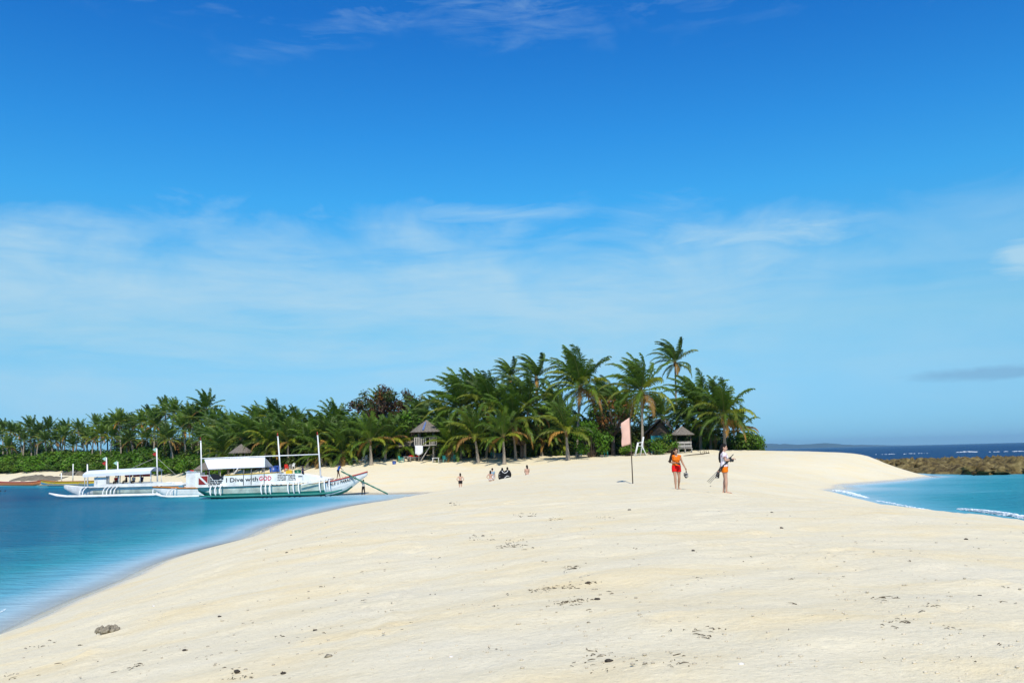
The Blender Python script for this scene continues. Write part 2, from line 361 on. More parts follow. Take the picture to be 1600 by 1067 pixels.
# ------------------------------------------------------------------ sea
def sea_material():
    M = bpy.data.materials.new('sea_water'); M.use_nodes = True; nt = M.node_tree; L = nt.links; nt.nodes.clear()
    out = N(nt, 'ShaderNodeOutputMaterial')
    dep = N(nt, 'ShaderNodeAttribute', attribute_name='depth').outputs['Fac']
    pos = N(nt, 'ShaderNodeNewGeometry').outputs['Position']
    sp = N(nt, 'ShaderNodeSeparateXYZ'); L.new(pos, sp.inputs[0])
    pn = math_(nt, 'SUBTRACT', noise(nt, mapping(nt, pos, (.03, .11, 0)), 1.0, 5, .6, .4), .5)
    d = math_(nt, 'ADD', dep, math_(nt, 'MULTIPLY', math_(nt, 'MULTIPLY', pn, 1.1), math_(nt, 'MINIMUM', dep, 2.5)))
    dn = math_(nt, 'DIVIDE', d, 10.0)
    body = ramp(nt, dn, [(.0, (.64, .70, .72)), (.018, (.42, .60, .67)), (.045, (.14, .42, .53)), (.085, (.038, .31, .385)), (.17, (.006, .17, .275)), (.36, (.003, .09, .19)), (.75, (.003, .042, .13))])
    trans = ramp(nt, dn, [(.0, (.97,)*3), (.004, (.6,)*3), (.02, (.2,)*3), (.06, (.06,)*3), (.14, (0,)*3)])
    dif = N(nt, 'ShaderNodeBsdfDiffuse'); L.new(body, dif.inputs[0])
    tr = N(nt, 'ShaderNodeBsdfTransparent'); L.new(mixc(nt, ramp(nt, dn, [(0, (0,)*3), (.03, (1,)*3)]), (.97, .985, 1, 1), (.75, .95, .98, 1)), tr.inputs[0])
    m1 = N(nt, 'ShaderNodeMixShader'); L.new(trans, m1.inputs[0]); L.new(dif.outputs[0], m1.inputs[1]); L.new(tr.outputs[0], m1.inputs[2])
    gl = N(nt, 'ShaderNodeBsdfGlossy'); gl.inputs['Roughness'].default_value = .06
    w0 = noise(nt, mapping(nt, pos, (.22, .5, 0), rot=(0, 0, .12)), 1.0, 6, .68, .5)
    w1 = noise(nt, mapping(nt, pos, (.55, 1.5, 0), rot=(0, 0, .25)), 1.0, 5, .62, .3)
    w2 = noise(nt, mapping(nt, pos, (2.2, 4.2, 0), rot=(0, 0, -.2)), 1.0, 4, .6, .2)
    h = math_(nt, 'ADD', math_(nt, 'MULTIPLY', w0, .5), math_(nt, 'ADD', math_(nt, 'MULTIPLY', w1, .6), math_(nt, 'MULTIPLY', w2, .16)))
    b = N(nt, 'ShaderNodeBump', i_Strength=.8, i_Distance=1.0); L.new(h, b.inputs['Height'])
    L.new(ramp(nt, math_(nt, 'DIVIDE', dep, 4), [(0, (.25,)*3), (.08, (.5,)*3), (.25, (1,)*3)]), b.inputs['Strength'])
    L.new(b.outputs[0], gl.inputs['Normal']); L.new(b.outputs[0], dif.inputs['Normal'])
    fr = N(nt, 'ShaderNodeFresnel', i_IOR=1.33); L.new(b.outputs[0], fr.inputs['Normal'])
    m2 = N(nt, 'ShaderNodeMixShader'); L.new(math_(nt, 'MINIMUM', math_(nt, 'MULTIPLY', fr.outputs[0], .8), ramp(nt, math_(nt, 'DIVIDE', dep, 4), [(0, (.05,)*3), (.1, (.10,)*3), (.4, (.38,)*3)])), m2.inputs[0])
    L.new(m1.outputs[0], m2.inputs[1]); L.new(gl.outputs[0], m2.inputs[2]); L.new(m2.outputs[0], out.inputs[0])
    return M
R = 9000.0
e1 = np.array([R, 6000, 4000, 2600, 1700, 1100, 750, 520, 400])
xs = np.r_[-e1, sinh_axis(310, 3.2, 300), e1[::-1]]
ys = np.r_[np.array([-2000, -900, -400, -180, -90, -40]), np.arange(-20, 140, .7), np.arange(140, 420, 4.0), np.array([430, 520, 700, 1000, 1500, 2300, 3600, 5500, R])]
def depth_of(x, y):
    inside = (np.abs(x) < 311) & (y > -41) & (y < 431)
    z = np.full(len(x), -12.0); z[inside] = height(x[inside], y[inside])
    return -z
_dep = {}
def sea_z(x, y):
    _dep['d'] = depth_of(x, y); return np.zeros(len(x))
def keep(co, F): return _dep['d'][F].max(1) > -.35
me, co = grid_mesh('sea', xs, ys, sea_z, keep)
at_ = me.attributes.new('depth', 'FLOAT', 'POINT'); at_.data.foreach_set('value', _dep['d'].astype(np.float32))
me.materials.append(sea_material())
tag(link('sea', me), kind='structure')

# ------------------------------------------------------------------ far hills, reef, rocks
def far_hills():
    # low blue headland on the horizon, 14 km out
    mb = MB(); rr = random.Random(8); D = 14000.0; n = 160
    p0 = at(1120, hor(1120), D).x; p1 = at(1450, hor(1450), D).x
    rows = []
    for k, (dy, fz) in enumerate(((-350, 0.0), (-180, .45), (0, 1.0), (300, .8), (700, 0.0))):
        for i in range(n+1):
            t = i/n; x = p0+(p1-p0)*t
            prof = (.75)*(95*math.exp(-((t-.28)/.17)**2)+62*math.exp(-((t-.50)/.10)**2)+36*math.exp(-((t-.68)/.13)**2)+55*math.exp(-((t-.12)/.13)**2))*min(1, (1-t)*9)*min(1, t*9)
            prof *= 1+.16*float(fbm(np.array([t*30.]), np.array([k*3.]), 1.0, 4)[0])
            rows.append((x, D+dy+120*math.sin(t*17+k), -14+fz*(prof+14)))
    fs = [(k*(n+1)+i, k*(n+1)+i+1, (k+1)*(n+1)+i+1, (k+1)*(n+1)+i) for k in range(4) for i in range(n)]
    mb.add(rows, fs)
    tag(mb.obj('hills', mat('hill_forest', (.035, .06, .04), .9, .1, .3, .004), smooth=True), kind='structure')
far_hills()

def rock_mesh(name, seed, r=(1, 1, .6), n=12, amp=.35, mt=None, freq=1.6):
    mb = MB(); mb.ell((0, 0, 0), (1, 1, 1), n)
    v = np.array(mb.v); k = 1+amp*2*fbm(v[:, 0]*1.1+v[:, 2]*.7+seed*7.1, v[:, 1]*1.1-v[:, 2]*.9+seed*3.3, freq, 4)
    v = v*k[:, None]*np.array(r); mb.v = [tuple(q) for q in v]
    return mb.mesh(name, mt, True)
def reef():
    M = bpy.data.materials.new('reef_rock'); M.use_nodes = True; nt = M.node_tree; L = nt.links
    p = nt.nodes['Principled BSDF']; p.inputs['Roughness'].default_value = .9; p.inputs['Specular IOR Level'].default_value = .2
    pos = N(nt, 'ShaderNodeNewGeometry').outputs['Position']
    a = noise(nt, pos, .8, 7, .7, .4); c = ramp(nt, a, [(.3, (.025, .018, .01)), (.44, (.085, .06, .022)), (.56, (.20, .15, .055)), (.72, (.36, .29, .14))])
    b2 = noise(nt, mapping(nt, pos, (.2, .5, .5)), 1.0, 4, .6); c = mixc(nt, ramp(nt, b2, [(.5, (0,)*3), (.68, (.7,)*3)]), c, (.15, .125, .04))
    L.new(c, p.inputs['Base Color'])
    bm = N(nt, 'ShaderNodeBump', i_Strength=1.0, i_Distance=.25); L.new(noise(nt, pos, 2.2, 7, .75), bm.inputs['Height']); L.new(bm.outputs[0], p.inputs['Normal'])
    MAT['reef'] = M
    # raised coral platform: two sides, flat pitted top
    xs = np.arange(36, 150, .33); ys = np.arange(99, 168, .33)
    def rz(x, y):
        w = 1.6*fbm(x, y, .12, 3); near = y+w-(105.2-.028*(x-46)); far = (157-.08*(x-46))-(y+w); left = x+w*2-(53-.09*(y-103))
        right = 146-x
        e = np.minimum(np.minimum(near, far), np.minimum(left*1.2, right)); ss = np.clip(e/2.2, 0, 1); ss = ss*ss*(3-2*ss)
        top = 1.02+.45*fbm(x, y, .16, 3)+1.25*fbm(x+9, y*1.0, .9, 5)
        hole = np.clip(fbm(x+50, y+20, .33, 3)-.16, 0, 1)*-1.9
        thin = np.clip((x-46)/12, .42, 1)
        return -1.0+ss*(1.0+(top+hole)*thin)
    me, _ = grid_mesh('rocky_reef', xs, ys, rz); me.materials.append(M)
    tag(link('rocky_reef', me), kind='structure')
reef()
_rk = [rock_mesh('reef_rock', 80+k, (1, .9, .6), 12, .6, MAT['reef'], 2.4) for k in range(6)]
_q = random.Random(31)
for i in range(110):
    x = _q.uniform(53, 92); y = _q.uniform(106, 150) if i % 2 else _q.uniform(105, 112)
    o = link('reef_rock', _rk[i % 6], None, (x, y, (.35 if y < 108 else .75)+_q.gauss(0, .12))); k_ = _q.uniform(.25, .95); o.scale = (k_*1.5, k_, k_*.9); o.rotation_euler = (0, 0, _q.uniform(0, 6.3))
    tag(o, 'jagged brown rock standing up from the rocky reef', 'rock', 'loose rocks on the reef')
mat('grey_rock', (.17, .155, .135), .95, .1, .45, 2.5, .8, 6)
mat('tan_ledge', (.19, .165, .12), .95, .1, .4, 1.0, .8, 3)
ROCKS = [rock_mesh('boulder', k, (1, .8, .62), 14, .42, MAT['grey_rock']) for k in range(5)]
SHORE = [(-32,104),(-42,122),(-52,142),(-68,165),(-93,190),(-120,207),(-160,232),(-230,265)]
def shore_at(px):
    """inland normal frame for the far left shore at image column px"""
    best = None
    for (x0, y0), (x1, y1) in zip(SHORE, SHORE[1:]):
        for i in range(40):
            t = i/40; x = x0+(x1-x0)*t; y = y0+(y1-y0)*t
            q = 800+FPX*x/y
            if best is None or abs(q-px) < best[0]: best = (abs(q-px), x, y)
    return best[1], best[2]
rr = random.Random(21)
for i in range(46):   # grey boulders along the foot of the far scrub
    px = rr.uniform(-6, 225) if i < 38 else rr.uniform(225, 300)
    x, y = shore_at(px); k = rr.uniform(15, 21); x -= k*-.25; y += k
    s = rr.uniform(.7, 2.1)*(1 if px < 150 else .55)
    o = link('boulder', ROCKS[i % 5], None, (x, y, G(x, y)+s*.15)); o.scale = (s*1.3, s, s*.8); o.rotation_euler = (0, 0, rr.uniform(0, 6.3))
    tag(o, 'grey weathered boulder along the foot of the green scrub on the far shore', 'rock', 'boulders below the scrub of the far shore')
def ledge(px0, px1, k0, w, h, label):
    mb = MB(); n = 26; rows = []
    for i in range(n+1):
        px = px0+(px1-px0)*i/n; x, y = shore_at(px); e = max(0, math.sin(math.pi*i/n))**.5
        for j, (kk, hh) in enumerate(((0, -.4), (.12, .75), (.4, 1), (.75, .8), (1, -.4))):
            q = float(fbm(np.array([px*.15]), np.array([j*2.0]), 1.0, 3)[0])
            yy = y+k0+w*kk+q*1.2; xx = x+(k0+w*kk)*.25
            rows.append((xx, yy, G(xx, yy)-.15+h*hh*e*(1+.8*q)))
    fs = [(i*5+j, (i+1)*5+j, (i+1)*5+j+1, i*5+j+1) for i in range(n) for j in range(4)]
    mb.add(rows, fs)
    tag(mb.obj('rock_ledge', MAT['tan_ledge'], smooth=True), label, 'rock')
ledge(-8, 70, 3.0, 5.5, .6, 'long low tan rock ledge at the water behind the orange canoe')
ledge(45, 92, 8.5, 3.5, .8, 'short mossy rock ledge below the grey boulders on the far shore')

# ------------------------------------------------------------------ foam
FOAM = mat('foam', (.82, .86, .88), .6, .3, .1, 4.0)
def foam(name, pts, n, width, h, seed, sz):
    r = random.Random(seed); mb = MB()
    for i in range(n):
        t = r.random()*(len(pts)-1); k = int(t); f = t-k
        p = Vector(pts[k])*(1-f)+Vector(pts[k+1])*f
        edge = max(0, math.sin(math.pi*(t/(len(pts)-1))))**.4
        off = r.gauss(0, width*.38)*edge
        if vnoise(np.array([p.x*2.1]), np.array([(p.y+off)*3.3]))[0] < -.22+.2*abs(off)/width: continue
        s = sz*r.uniform(.35, 1.3)*(.4+.6*edge)
        mb.ell((p.x+r.gauss(0, sz), p.y+off, max(0, h*edge*math.exp(-(off/width*2)**2)*r.random())+.01), (s*1.5, s*.8, s*.42), 5)
    tag(mb.obj(name, FOAM, smooth=True), kind='stuff')
def onsea(px, py):
    d = ray(px, py); return CAM+d*(-CAM.z/d.z)
foam('foam', [onsea(*p) for p in ((1304, 766), (1314, 768), (1326, 770), (1339, 774), (1354, 778))], 2600, 1.7, .1, 1, .042)
foam('foam', [onsea(*p) for p in ((1368, 782), (1385, 785), (1400, 788), (1425, 793), (1445, 796), (1470, 800))], 420, 1.0, .05, 2, .038)
foam('foam', [onsea(*p) for p in ((1500, 796), (1522, 799), (1547, 802), (1577, 806), (1607, 811), (1680, 824))], 9500, 1.9, .16, 3, .036)
foam('foam', [onsea(*p) for p in ((1374, 710), (1400, 709.3), (1425, 708.6), (1450, 708))], 34, 12, .12, 4, .28)
foam('foam', [onsea(*p) for p in ((1495, 706.8), (1512, 706.2), (1523, 706))], 80, 8, .35, 5, .3)
foam('foam', [onsea(*p) for p in ((1545, 706.3), (1570, 705.6), (1610, 704.8), (1660, 703.6))], 60, 12, .15, 6, .3)
foam('foam', [onsea(*p) for p in ((-2, 958), (10, 951), (22, 946), (32, 944))], 120, .1, .01, 7, .012)

# ------------------------------------------------------------------ palms
LEAF = [mat('palm_leaf', (.088, .165, .016), .5, .35, .35, 1.2, objvar=.35, transl=.28),
        mat('palm_leaf_young', (.21, .255, .025), .5, .35, .3, 1.2, objvar=.3, transl=.32),
        mat('palm_leaf_dry', (.33, .19, .055), .8, .15, .4, 2.0, objvar=.3, transl=.15)]
RACHIS = mat('palm_rachis', (.17, .18, .045), .5, .3, .2, 2.0)
BARK = mat('palm_bark', (.32, .27, .21), .95, .1, .4, 6.0, .7, 12)
COCO = mat('coconut', (.20, .17, .035), .5, .4, .3, 5.0)
FIBRE = mat('crown_fibre', (.16, .10, .045), .95, .1, .4, 8.0, .6, 14)
def frond(rng, L, az, el, droop, wind, kind, nl=34, lw=.085, mb=None, base=Vector((0, 0, 0)), seg=12):
    mb = mb or MB()
    p = base.copy(); d = Vector((math.cos(az)*math.cos(el), math.sin(az)*math.cos(el), math.sin(el)))
    pts = [p.copy()]; dirs = [d.copy()]; ds = L/seg
    for i in range(seg):
        t = (i+1)/seg
        d = d + Vector((0, 0, -1))*droop*(.2+t*t*1.3)*.15 + wind*(.15+t*t*1.2)*.13
        d.normalize(); p = p+d*ds; pts.append(p.copy()); dirs.append(d.copy())
    mb.tube(pts, [.045*(1-.85*i/seg)*(1.5 if i == 0 else 1) for i in range(seg+1)], 4, 1, cap=False)
    for i in range(nl):
        t = .16+.84*(i+.5)/nl; q = t*seg; k = min(int(q), seg-1); f = q-k
        b = pts[k]*(1-f)+pts[k+1]*f; dd = (dirs[k]*(1-f)+dirs[k+1]*f).normalized()
        side = dd.cross(Vector((0, 0, 1)))
        if side.length < .15: side = dd.cross(Vector((1, 0, 0)))
        side.normalize(); up = side.cross(dd).normalized()
        ll = L*.25*min(1, (t*2.6)**.8)*(1.0-.62*max(0, t-.45)/.55)
        for s in (-1, 1):
            a = side*s*(.78-.35*t)+dd*(.45+.55*t)+up*.16+Vector((rng.gauss(0, .1), rng.gauss(0, .1), rng.gauss(0, .08)))
            a.normalize(); l2 = ll*rng.uniform(.8, 1.12)
            p1 = b+a*l2*.45
            a2 = (a+Vector((0, 0, -1))*(.55+.35*rng.random())+wind*.75).normalized(); p2 = p1+a2*l2*.38
            a3 = (a2+Vector((0, 0, -1))*.5+wind*.7).normalized(); p3 = p2+a3*l2*.3
            w = dd*lw*.5*rng.uniform(.8, 1.2)
            mb.add([b-w*.7, b+w*.7, p1+w*1.15, p1-w*1.15, p2+w*.8, p2-w*.8, p3], [(0, 1, 2, 3), (3, 2, 4, 5), (5, 4, 6)], 0)
    return mb
def crown_set(seed, n, L, young=False, shaggy=.5, windk=1.0, nl=34, lw=.085, join=False):
    """list of frond meshes for one crown, swept by a breeze towards -x"""
    rng = random.Random(seed); out = []; ga = 2.399963; jm = {0: MB(), 1: MB(), 2: MB()}
    for i in range(n):
        t = i/(n-1); az = i*ga+rng.gauss(0, .18)
        el = math.radians(87-(108 if not young else 84)*t**1.15+rng.gauss(0, 6))
        wind = Vector((-1, .15, .10))*windk*rng.uniform(.75, 1.2)*(1.0-.55*t)
        ln = L*(.72+.36*math.sin(math.pi*min(1, .22+t*.72)))*rng.uniform(.9, 1.1)
        if math.cos(az) > .3 and t < .75: ln *= .9
        kind = 0
        if t > .5 and rng.random() < .38: kind = 1
        if t > .88 and rng.random() < shaggy: kind = 2
        droop = (.55+1.0*t)*rng.uniform(.8, 1.2)
        if join: frond(rng, ln, az, el, droop, wind, kind, nl, lw, jm[kind], seg=8)
        else: out.append((frond(rng, ln, az, el, droop, wind, kind, nl, lw).mesh('frond', [LEAF[kind], RACHIS]), kind))
    if join:
        mb = MB()
        for k, q in jm.items():
            if not q.f: continue
            mb.add(q.v, q.f, 0); mb.m[-len(q.f):] = [(3 if m_ == 1 else k) for m_ in q.m]
        return mb.mesh('crown', LEAF+[RACHIS])
    return out
def heart_mesh(seed, nuts):
    rng = random.Random(seed); mb = MB()
    mb.tube([(0, 0, -.55), (0, 0, -.2), (0, 0, .1), (0, 0, .5)], [.13, .24, .22, .05], 9, 0)
    for i in range(nuts):
        a = rng.uniform(0, 6.3); mb.ell((.3*math.cos(a), .3*math.sin(a), -.22+rng.gauss(0, .1)), (.12, .12, .15), 6, 1)
    return mb.mesh('crown', [FIBRE, COCO], True)
def trunk_mesh(h, lean, seed, r0=.17, r1=.11):
    rng = random.Random(seed); mb = MB(); k = max(10, int(h*3.2)); pts = []; rad = []
    bend = Vector((lean[0], lean[1], 0)); wob = rng.uniform(-.12, .12)
    for i in range(k+1):
        t = i/k
        off = bend*(t**1.6) + Vector((wob*math.sin(t*math.pi*1.3), 0, 0))*h*.08
        pts.append((off.x, off.y, h*t-.25*(1-t))); rad.append((r0+(r1-r0)*t)*(1+.65*math.exp(-t*h*1.6))*(1+.05*(i % 2)))
    mb.tube(pts, rad, 9)
    return mb.mesh('trunk', BARK, True), Vector(pts[-1])
CROWNS = [crown_set(11, 36, 4.7, windk=.7, nl=46, lw=.1), crown_set(12, 34, 4.5, windk=.85, shaggy=.7, nl=46, lw=.1), crown_set(13, 40, 5.0, windk=.5, nl=46, lw=.1), crown_set(14, 24, 4.2, windk=1.2, shaggy=.3, nl=42, lw=.1), crown_set(15, 36, 4.4, windk=.35, shaggy=.6, nl=46, lw=.1), crown_set(16, 38, 4.8, windk=.9, nl=46, lw=.1)]
YOUNG = [crown_set(21, 22, 4.3, True, .25, .45, nl=46, lw=.1), crown_set(22, 24, 4.0, True, .35, .5, nl=46, lw=.1)]
FARC = [crown_set(31+i, 28, 4.3, nl=22, lw=.17, join=True, shaggy=.8, windk=(.7, .4, .9, .55, .8, .3)[i]) for i in range(6)]
HEARTS = [heart_mesh(1, 9), heart_mesh(2, 4), heart_mesh(3, 0)]
PR = random.Random(77)
def palm(px, py, Y, label, variant=0, scale=1.0, base_px=None, young=False, group=None, nuts=0, r0=.17, rz=0.0, name='coconut_palm'):
    """crown heart seen at pixel (px,py) at distance Y; trunk goes down to the sand"""
    c = at(px, py, Y); b = onto(base_px if base_px is not None else px+PR.uniform(-6, 6), Y)
    t = thing(name, b, label, 'palm tree', group)
    h = c.z-b.z
    tm, top = trunk_mesh(h, (c.x-b.x, 0), int(px*7+py), r0)
    link('trunk', tm, t)
    hd = link('crown', HEARTS[0 if nuts else (1 if not young else 2)], t, top)
    hd.rotation_euler = (PR.uniform(-.1, .1), -.06, rz); hd.scale = (scale,)*3
    for me_, kind in (YOUNG if young else CROWNS)[variant]:
        f = link('frond', me_, hd)
    return t
def far_palm(px, py, Y, label, scale=1.0, group=None, base_px=None):
    c = at(px, py, Y); b = onto(base_px if base_px is not None else px+PR.uniform(-5, 5), Y)
    t = thing('coconut_palm', b, label, 'palm tree', group)
    tm, top = trunk_mesh(c.z-b.z, (c.x-b.x, PR.uniform(-.6, .6)), int(px*7+py), .2, .13); link('trunk', tm, t)
    cr = link('crown', FARC[PR.randrange(6)], t, top); s = scale*PR.uniform(.9, 1.12); cr.scale = (s, s, s); cr.rotation_euler = (PR.uniform(-.12, .12), PR.uniform(-.12, .12), PR.uniform(-.7, .7))
    return t
NG = 'palms at the edge of the beach'
palm(1131, 650, 113, 'bushy coconut palm nearest the end of the sand spit, trunk clear of shrubs', 2, 1.02, 1133, r0=.2, nuts=1)
palm(1093, 637, 119, 'coconut palm with swept crown standing directly behind the round-topped thatched shelter', 0, 1.12, 1095, r0=.2)
palm(1055, 567, 126, 'tallest coconut palm with a thin sparse crown on a long bare trunk', 3, .92, 1059, r0=.15)
palm(1003, 613, 112, 'coconut palm with hanging brown fronds right behind the white lifeguard chair', 1, 1.12, 1004, r0=.19, nuts=1)
palm(907, 606, 118, 'big coconut palm with a tall fan of fronds behind the small front palm', 2, 1.15, 902)
palm(885, 676, 111, 'small leaning-frond coconut palm alone in the sand with its shadow around the base', 0, 1.0, 887, young=True, r0=.24)
palm(1153, 674, 118, 'low young palm at the outer end of the grove beside the last bush', 1, .85, 1150, young=True)
palm(838, 592, 131, 'coconut palm with small ragged crown on a tall trunk behind the grove', 3, 1.0, 842)
palm(797, 590, 134, 'coconut palm whose small crown just tops the grove beside the ragged tall one', 3, .8, 800)
palm(825, 638, 119, 'full coconut palm with a brush-like crown left of the ragged tall palm', 0, 1.14, 820)
palm(768, 638, 120, 'full coconut palm with upright crown in the thick of the grove', 2, 1.06, 772, nuts=1)
palm(722, 640, 121, 'wide coconut palm right of the thatched lookout hut, arching fronds over its roof', 1, 1.28, 728)
palm(786, 683, 112, 'young palm with yellow lower fronds touching the sand', 1, .92, 788, young=True, r0=.2)
palm(742, 684, 115, 'young palm with dense low fronds between lookout hut and yellow-fronded palm', 0, 1.0, 747, young=True, r0=.2)
palm(578, 690, 116, 'young palm on a short slanting trunk alone before the dark shade', 1, .95, 580, young=True, r0=.24)
# the thick of the grove
MID = [(690, 632, 127, 0, 1.0), (745, 606, 129, 1, 1.0), (662, 640, 131, 2, .95), (640, 655, 125, 1, .9), (870, 632, 125, 1, .95), (800, 640, 117, 2, .95), (850, 655, 122, 0, .85),
       (600, 612, 136, 1, 1.05), (548, 648, 126, 2, 1.0), (525, 632, 128, 0, 1.05), (508, 652, 121, 1, 1.0), (488, 640, 130, 2, 1.0), (462, 634, 132, 1, 1.0), (470, 662, 122, 0, 1.05), (440, 648, 127, 2, 1.05), (425, 668, 121, 1, .95),
       (432, 630, 138, 1, .95), (404, 630, 139, 0, 1.0), (398, 655, 129, 2, 1.05), (376, 645, 136, 1, 1.0), (362, 640, 146, 0, 1.05), (352, 668, 132, 2, .95), (535, 672, 118, 0, .9), (560, 664, 122, 1, .9), (500, 674, 118, 2, .85), (705, 668, 118, 1, .85), (625, 668, 121, 0, .85),
       (975, 640, 126, 2, .9), (945, 630, 128, 0, .9), (1035, 650, 128, 1, .85), (1072, 655, 124, 2, .85), (1110, 672, 119, 1, .8), (340, 655, 141, 1, 1.0)]
for (x, y, Y, v, s) in MID:
    y += (36 if x < 560 else 28) if x < 680 else (26 if x < 900 else 0)
    v = PR.choice((0, 1, 2, 4, 5)); s *= PR.uniform(.88, 1.12)*(.88 if x < 560 else 1); y += PR.uniform(-5, 5)
    palm(x, y, Y, 'coconut palm crowded among others in the thick of the grove behind the beach', v, s, group='palms in the thick of the grove', nuts=(x % 3 == 0), rz=PR.uniform(-.45, .45))
# the thinner row along the far left shore
FAR = [(3, 672), (18, 668), (30, 676), (46, 670), (62, 672), (78, 669), (92, 674), (105, 668), (122, 669), (137, 672), (150, 664), (168, 667), (181, 671), (196, 663), (208, 660), (222, 648), (233, 654), (246, 650), (258, 638), (270, 645), (284, 648), (293, 640), (303, 652), (312, 646), (320, 636), (332, 650), (341, 665),
       (12, 690), (54, 688), (88, 690), (115, 684), (145, 683), (175, 686), (205, 680), (230, 675), (255, 668), (266, 680), (288, 668), (310, 672), (325, 680), (-6, 675), (200, 690), (186, 660), (242, 664), (36, 684), (70, 680), (100, 681), (130, 680), (158, 678)]
for i, (x, y) in enumerate(FAR):
    sx, sy = shore_at(x); back = PR.uniform(34, 46) if i < 27 else PR.uniform(29, 36)
    Y = sy+back; y += PR.uniform(-2, 13)+(4 if x > 200 else 0)
    far_palm(x, y, Y, 'slender coconut palm in the thin row above the scrub of the far shore', (.82 if i < 27 else .76), 'palms along the far shore', x+PR.uniform(-7, 7))

for (x, y, Y) in ((418, 692, 120), (450, 692, 119), (485, 694, 118.5), (512, 690, 119), (538, 694, 119), (605, 688, 119), (690, 690, 121), (722, 694, 119), (765, 690, 120), (815, 688, 121), (845, 690, 121), (868, 694, 123)):
    palm(x, y, Y, 'stemless young palm with low fronds brushing the ground at the front of the grove', x % 2, PR.uniform(.72, .95), young=True, group='low young palms at the front of the grove', rz=PR.uniform(-.6, .6))

# ------------------------------------------------------------------ broadleaf trees and bushes
def leaf_mat(name, col, var=.35, ov=.2, tr=.25): return mat(name, col, .5, .3, var, 1.6, objvar=ov, transl=tr)
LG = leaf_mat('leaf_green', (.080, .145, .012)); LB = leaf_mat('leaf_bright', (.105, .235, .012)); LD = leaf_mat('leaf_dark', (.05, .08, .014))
LR = leaf_mat('leaf_red_brown', (.085, .042, .022)); LO = leaf_mat('leaf_orange', (.20, .085, .016)); LY = leaf_mat('leaf_lime', (.14, .22, .02))
WOOD = mat('tree_bark', (.17, .13, .10), .95, .1, .35, 5, .6, 10)
def foliage(rng, clumps, per, size, mats_w):
    mb = MB()
    for (c, r) in clumps:
        mi0 = rng.choices(range(len(mats_w)), mats_w)[0]
        for _ in range(int(per*r*r)):
            u = Vector((rng.gauss(0, 1), rng.gauss(0, 1), rng.gauss(0, 1))).normalized()
            q = Vector(c)+Vector((u.x*r, u.y*r, u.z*r*.7))*(rng.random()**.35)
            nrm = (u*.7+Vector((0, 0, .9))+Vector((rng.gauss(0, .5), rng.gauss(0, .5), rng.gauss(0, .4)))).normalized()
            a = nrm.cross(Vector((rng.gauss(0, 1), rng.gauss(0, 1), rng.gauss(0, 1))))
            if a.length < 1e-3: continue
            a.normalize(); b = nrm.cross(a); s = size*rng.uniform(.6, 1.3)
            mi = mi0 if rng.random() < .8 else rng.randrange(len(mats_w))
            mb.add([q-a*s, q+b*s*.5, q+a*s-nrm*s*.2, q-b*s*.5], [(0, 1, 2, 3)], mi)
    return mb
def tree_proto(seed, h, spread, n, per, size, mats, weights, trunk=.22, low=.35):
    """returns trunk and crown meshes; limbs reach every clump"""
    rng = random.Random(seed); clumps = []; wood = MB()
    fork = Vector((rng.gauss(0, .15), rng.gauss(0, .15), h*low))
    wood.tube([(0, 0, -.3), (fork.x*.4, fork.y*.4, h*low*.5), tuple(fork)], [trunk*1.5, trunk*1.05, trunk*.9], 9)
    for i in range(n):
        a = i*2.4+rng.gauss(0, .3); rr_ = spread*math.sqrt(rng.random()); z = h*(low+.12+(1-low-.2)*rng.random()*(1-.45*(rr_/spread)**2))
        c = Vector((rr_*math.cos(a), rr_*math.sin(a), z)); clumps.append((c, rng.uniform(.55, 1.15)*spread*.32))
        mid = fork.lerp(c, .5)+Vector((0, 0, .12*h*rng.random()))
        wood.tube([tuple(fork), tuple(mid), tuple(c)], [trunk*.42, trunk*.24, trunk*.08], 5)
    return wood.mesh('trunk', WOOD, True), foliage(rng, clumps, per, size, weights).mesh('crown', mats)
def bush_proto(seed, r, h, n, per, size, mats, weights):
    rng = random.Random(seed); clumps = []; wood = MB()
    for i in range(n):
        a = rng.uniform(0, 6.3); q = r*math.sqrt(rng.random()); z = h*(.12+.78*rng.random()*(1-.5*(q/r)**2))
        c = Vector((q*math.cos(a), q*math.sin(a), z)); clumps.append((c, rng.uniform(.3, .5)*min(r, h)))
        wood.tube([(c.x*.15, c.y*.15, -.2), (c.x*.5, c.y*.5, z*.6), tuple(c)], [.05, .035, .012], 4)
    return wood.mesh('stem', WOOD, True), foliage(rng, clumps, per, size, weights).mesh('foliage', mats)
def plant(name, loc, proto, names, label, cat, group=None, s=(1, 1, 1), rz=0):
    t = thing(name, loc, label, cat, group, rz); t.scale = s
    link(names[0], proto[0], t); link(names[1], proto[1], t); return t
TP_red = tree_proto(41, 9.0, 3.7, 34, 95, .21, [LR, LD, LO], [6, 3, .6], .25, .3)
TP_dark = tree_proto(42, 7.0, 3.6, 36, 105, .22, [LD, LG, LO], [5, 3, .25], .25, .25)
TP_green = tree_proto(43, 6.5, 3.2, 32, 105, .22, [LG, LD, LB], [5, 2, 2], .2, .25)
TP_autumn = tree_proto(44, 7.0, 3.2, 30, 85, .2, [LO, LD, LG], [3, 5, 3], .22, .3)
BP_bright = bush_proto(51, 2.0, 4.2, 26, 170, .17, [LB, LG], [5, 2])
BP_green = bush_proto(52, 2.6, 2.6, 24, 150, .2, [LG, LB, LD], [5, 4, 1])
BP_scrub = bush_proto(53, 3.4, 2.8, 26, 75, .27, [LG, LB], [3, 5])
BP_scrub2 = bush_proto(54, 3.0, 3.4, 26, 75, .27, [LB, LG, LY], [5, 4, .5])
BP_lime = bush_proto(55, 1.2, 1.5, 16, 330, .13, [LY, LG, LB], [3, 2, 3])
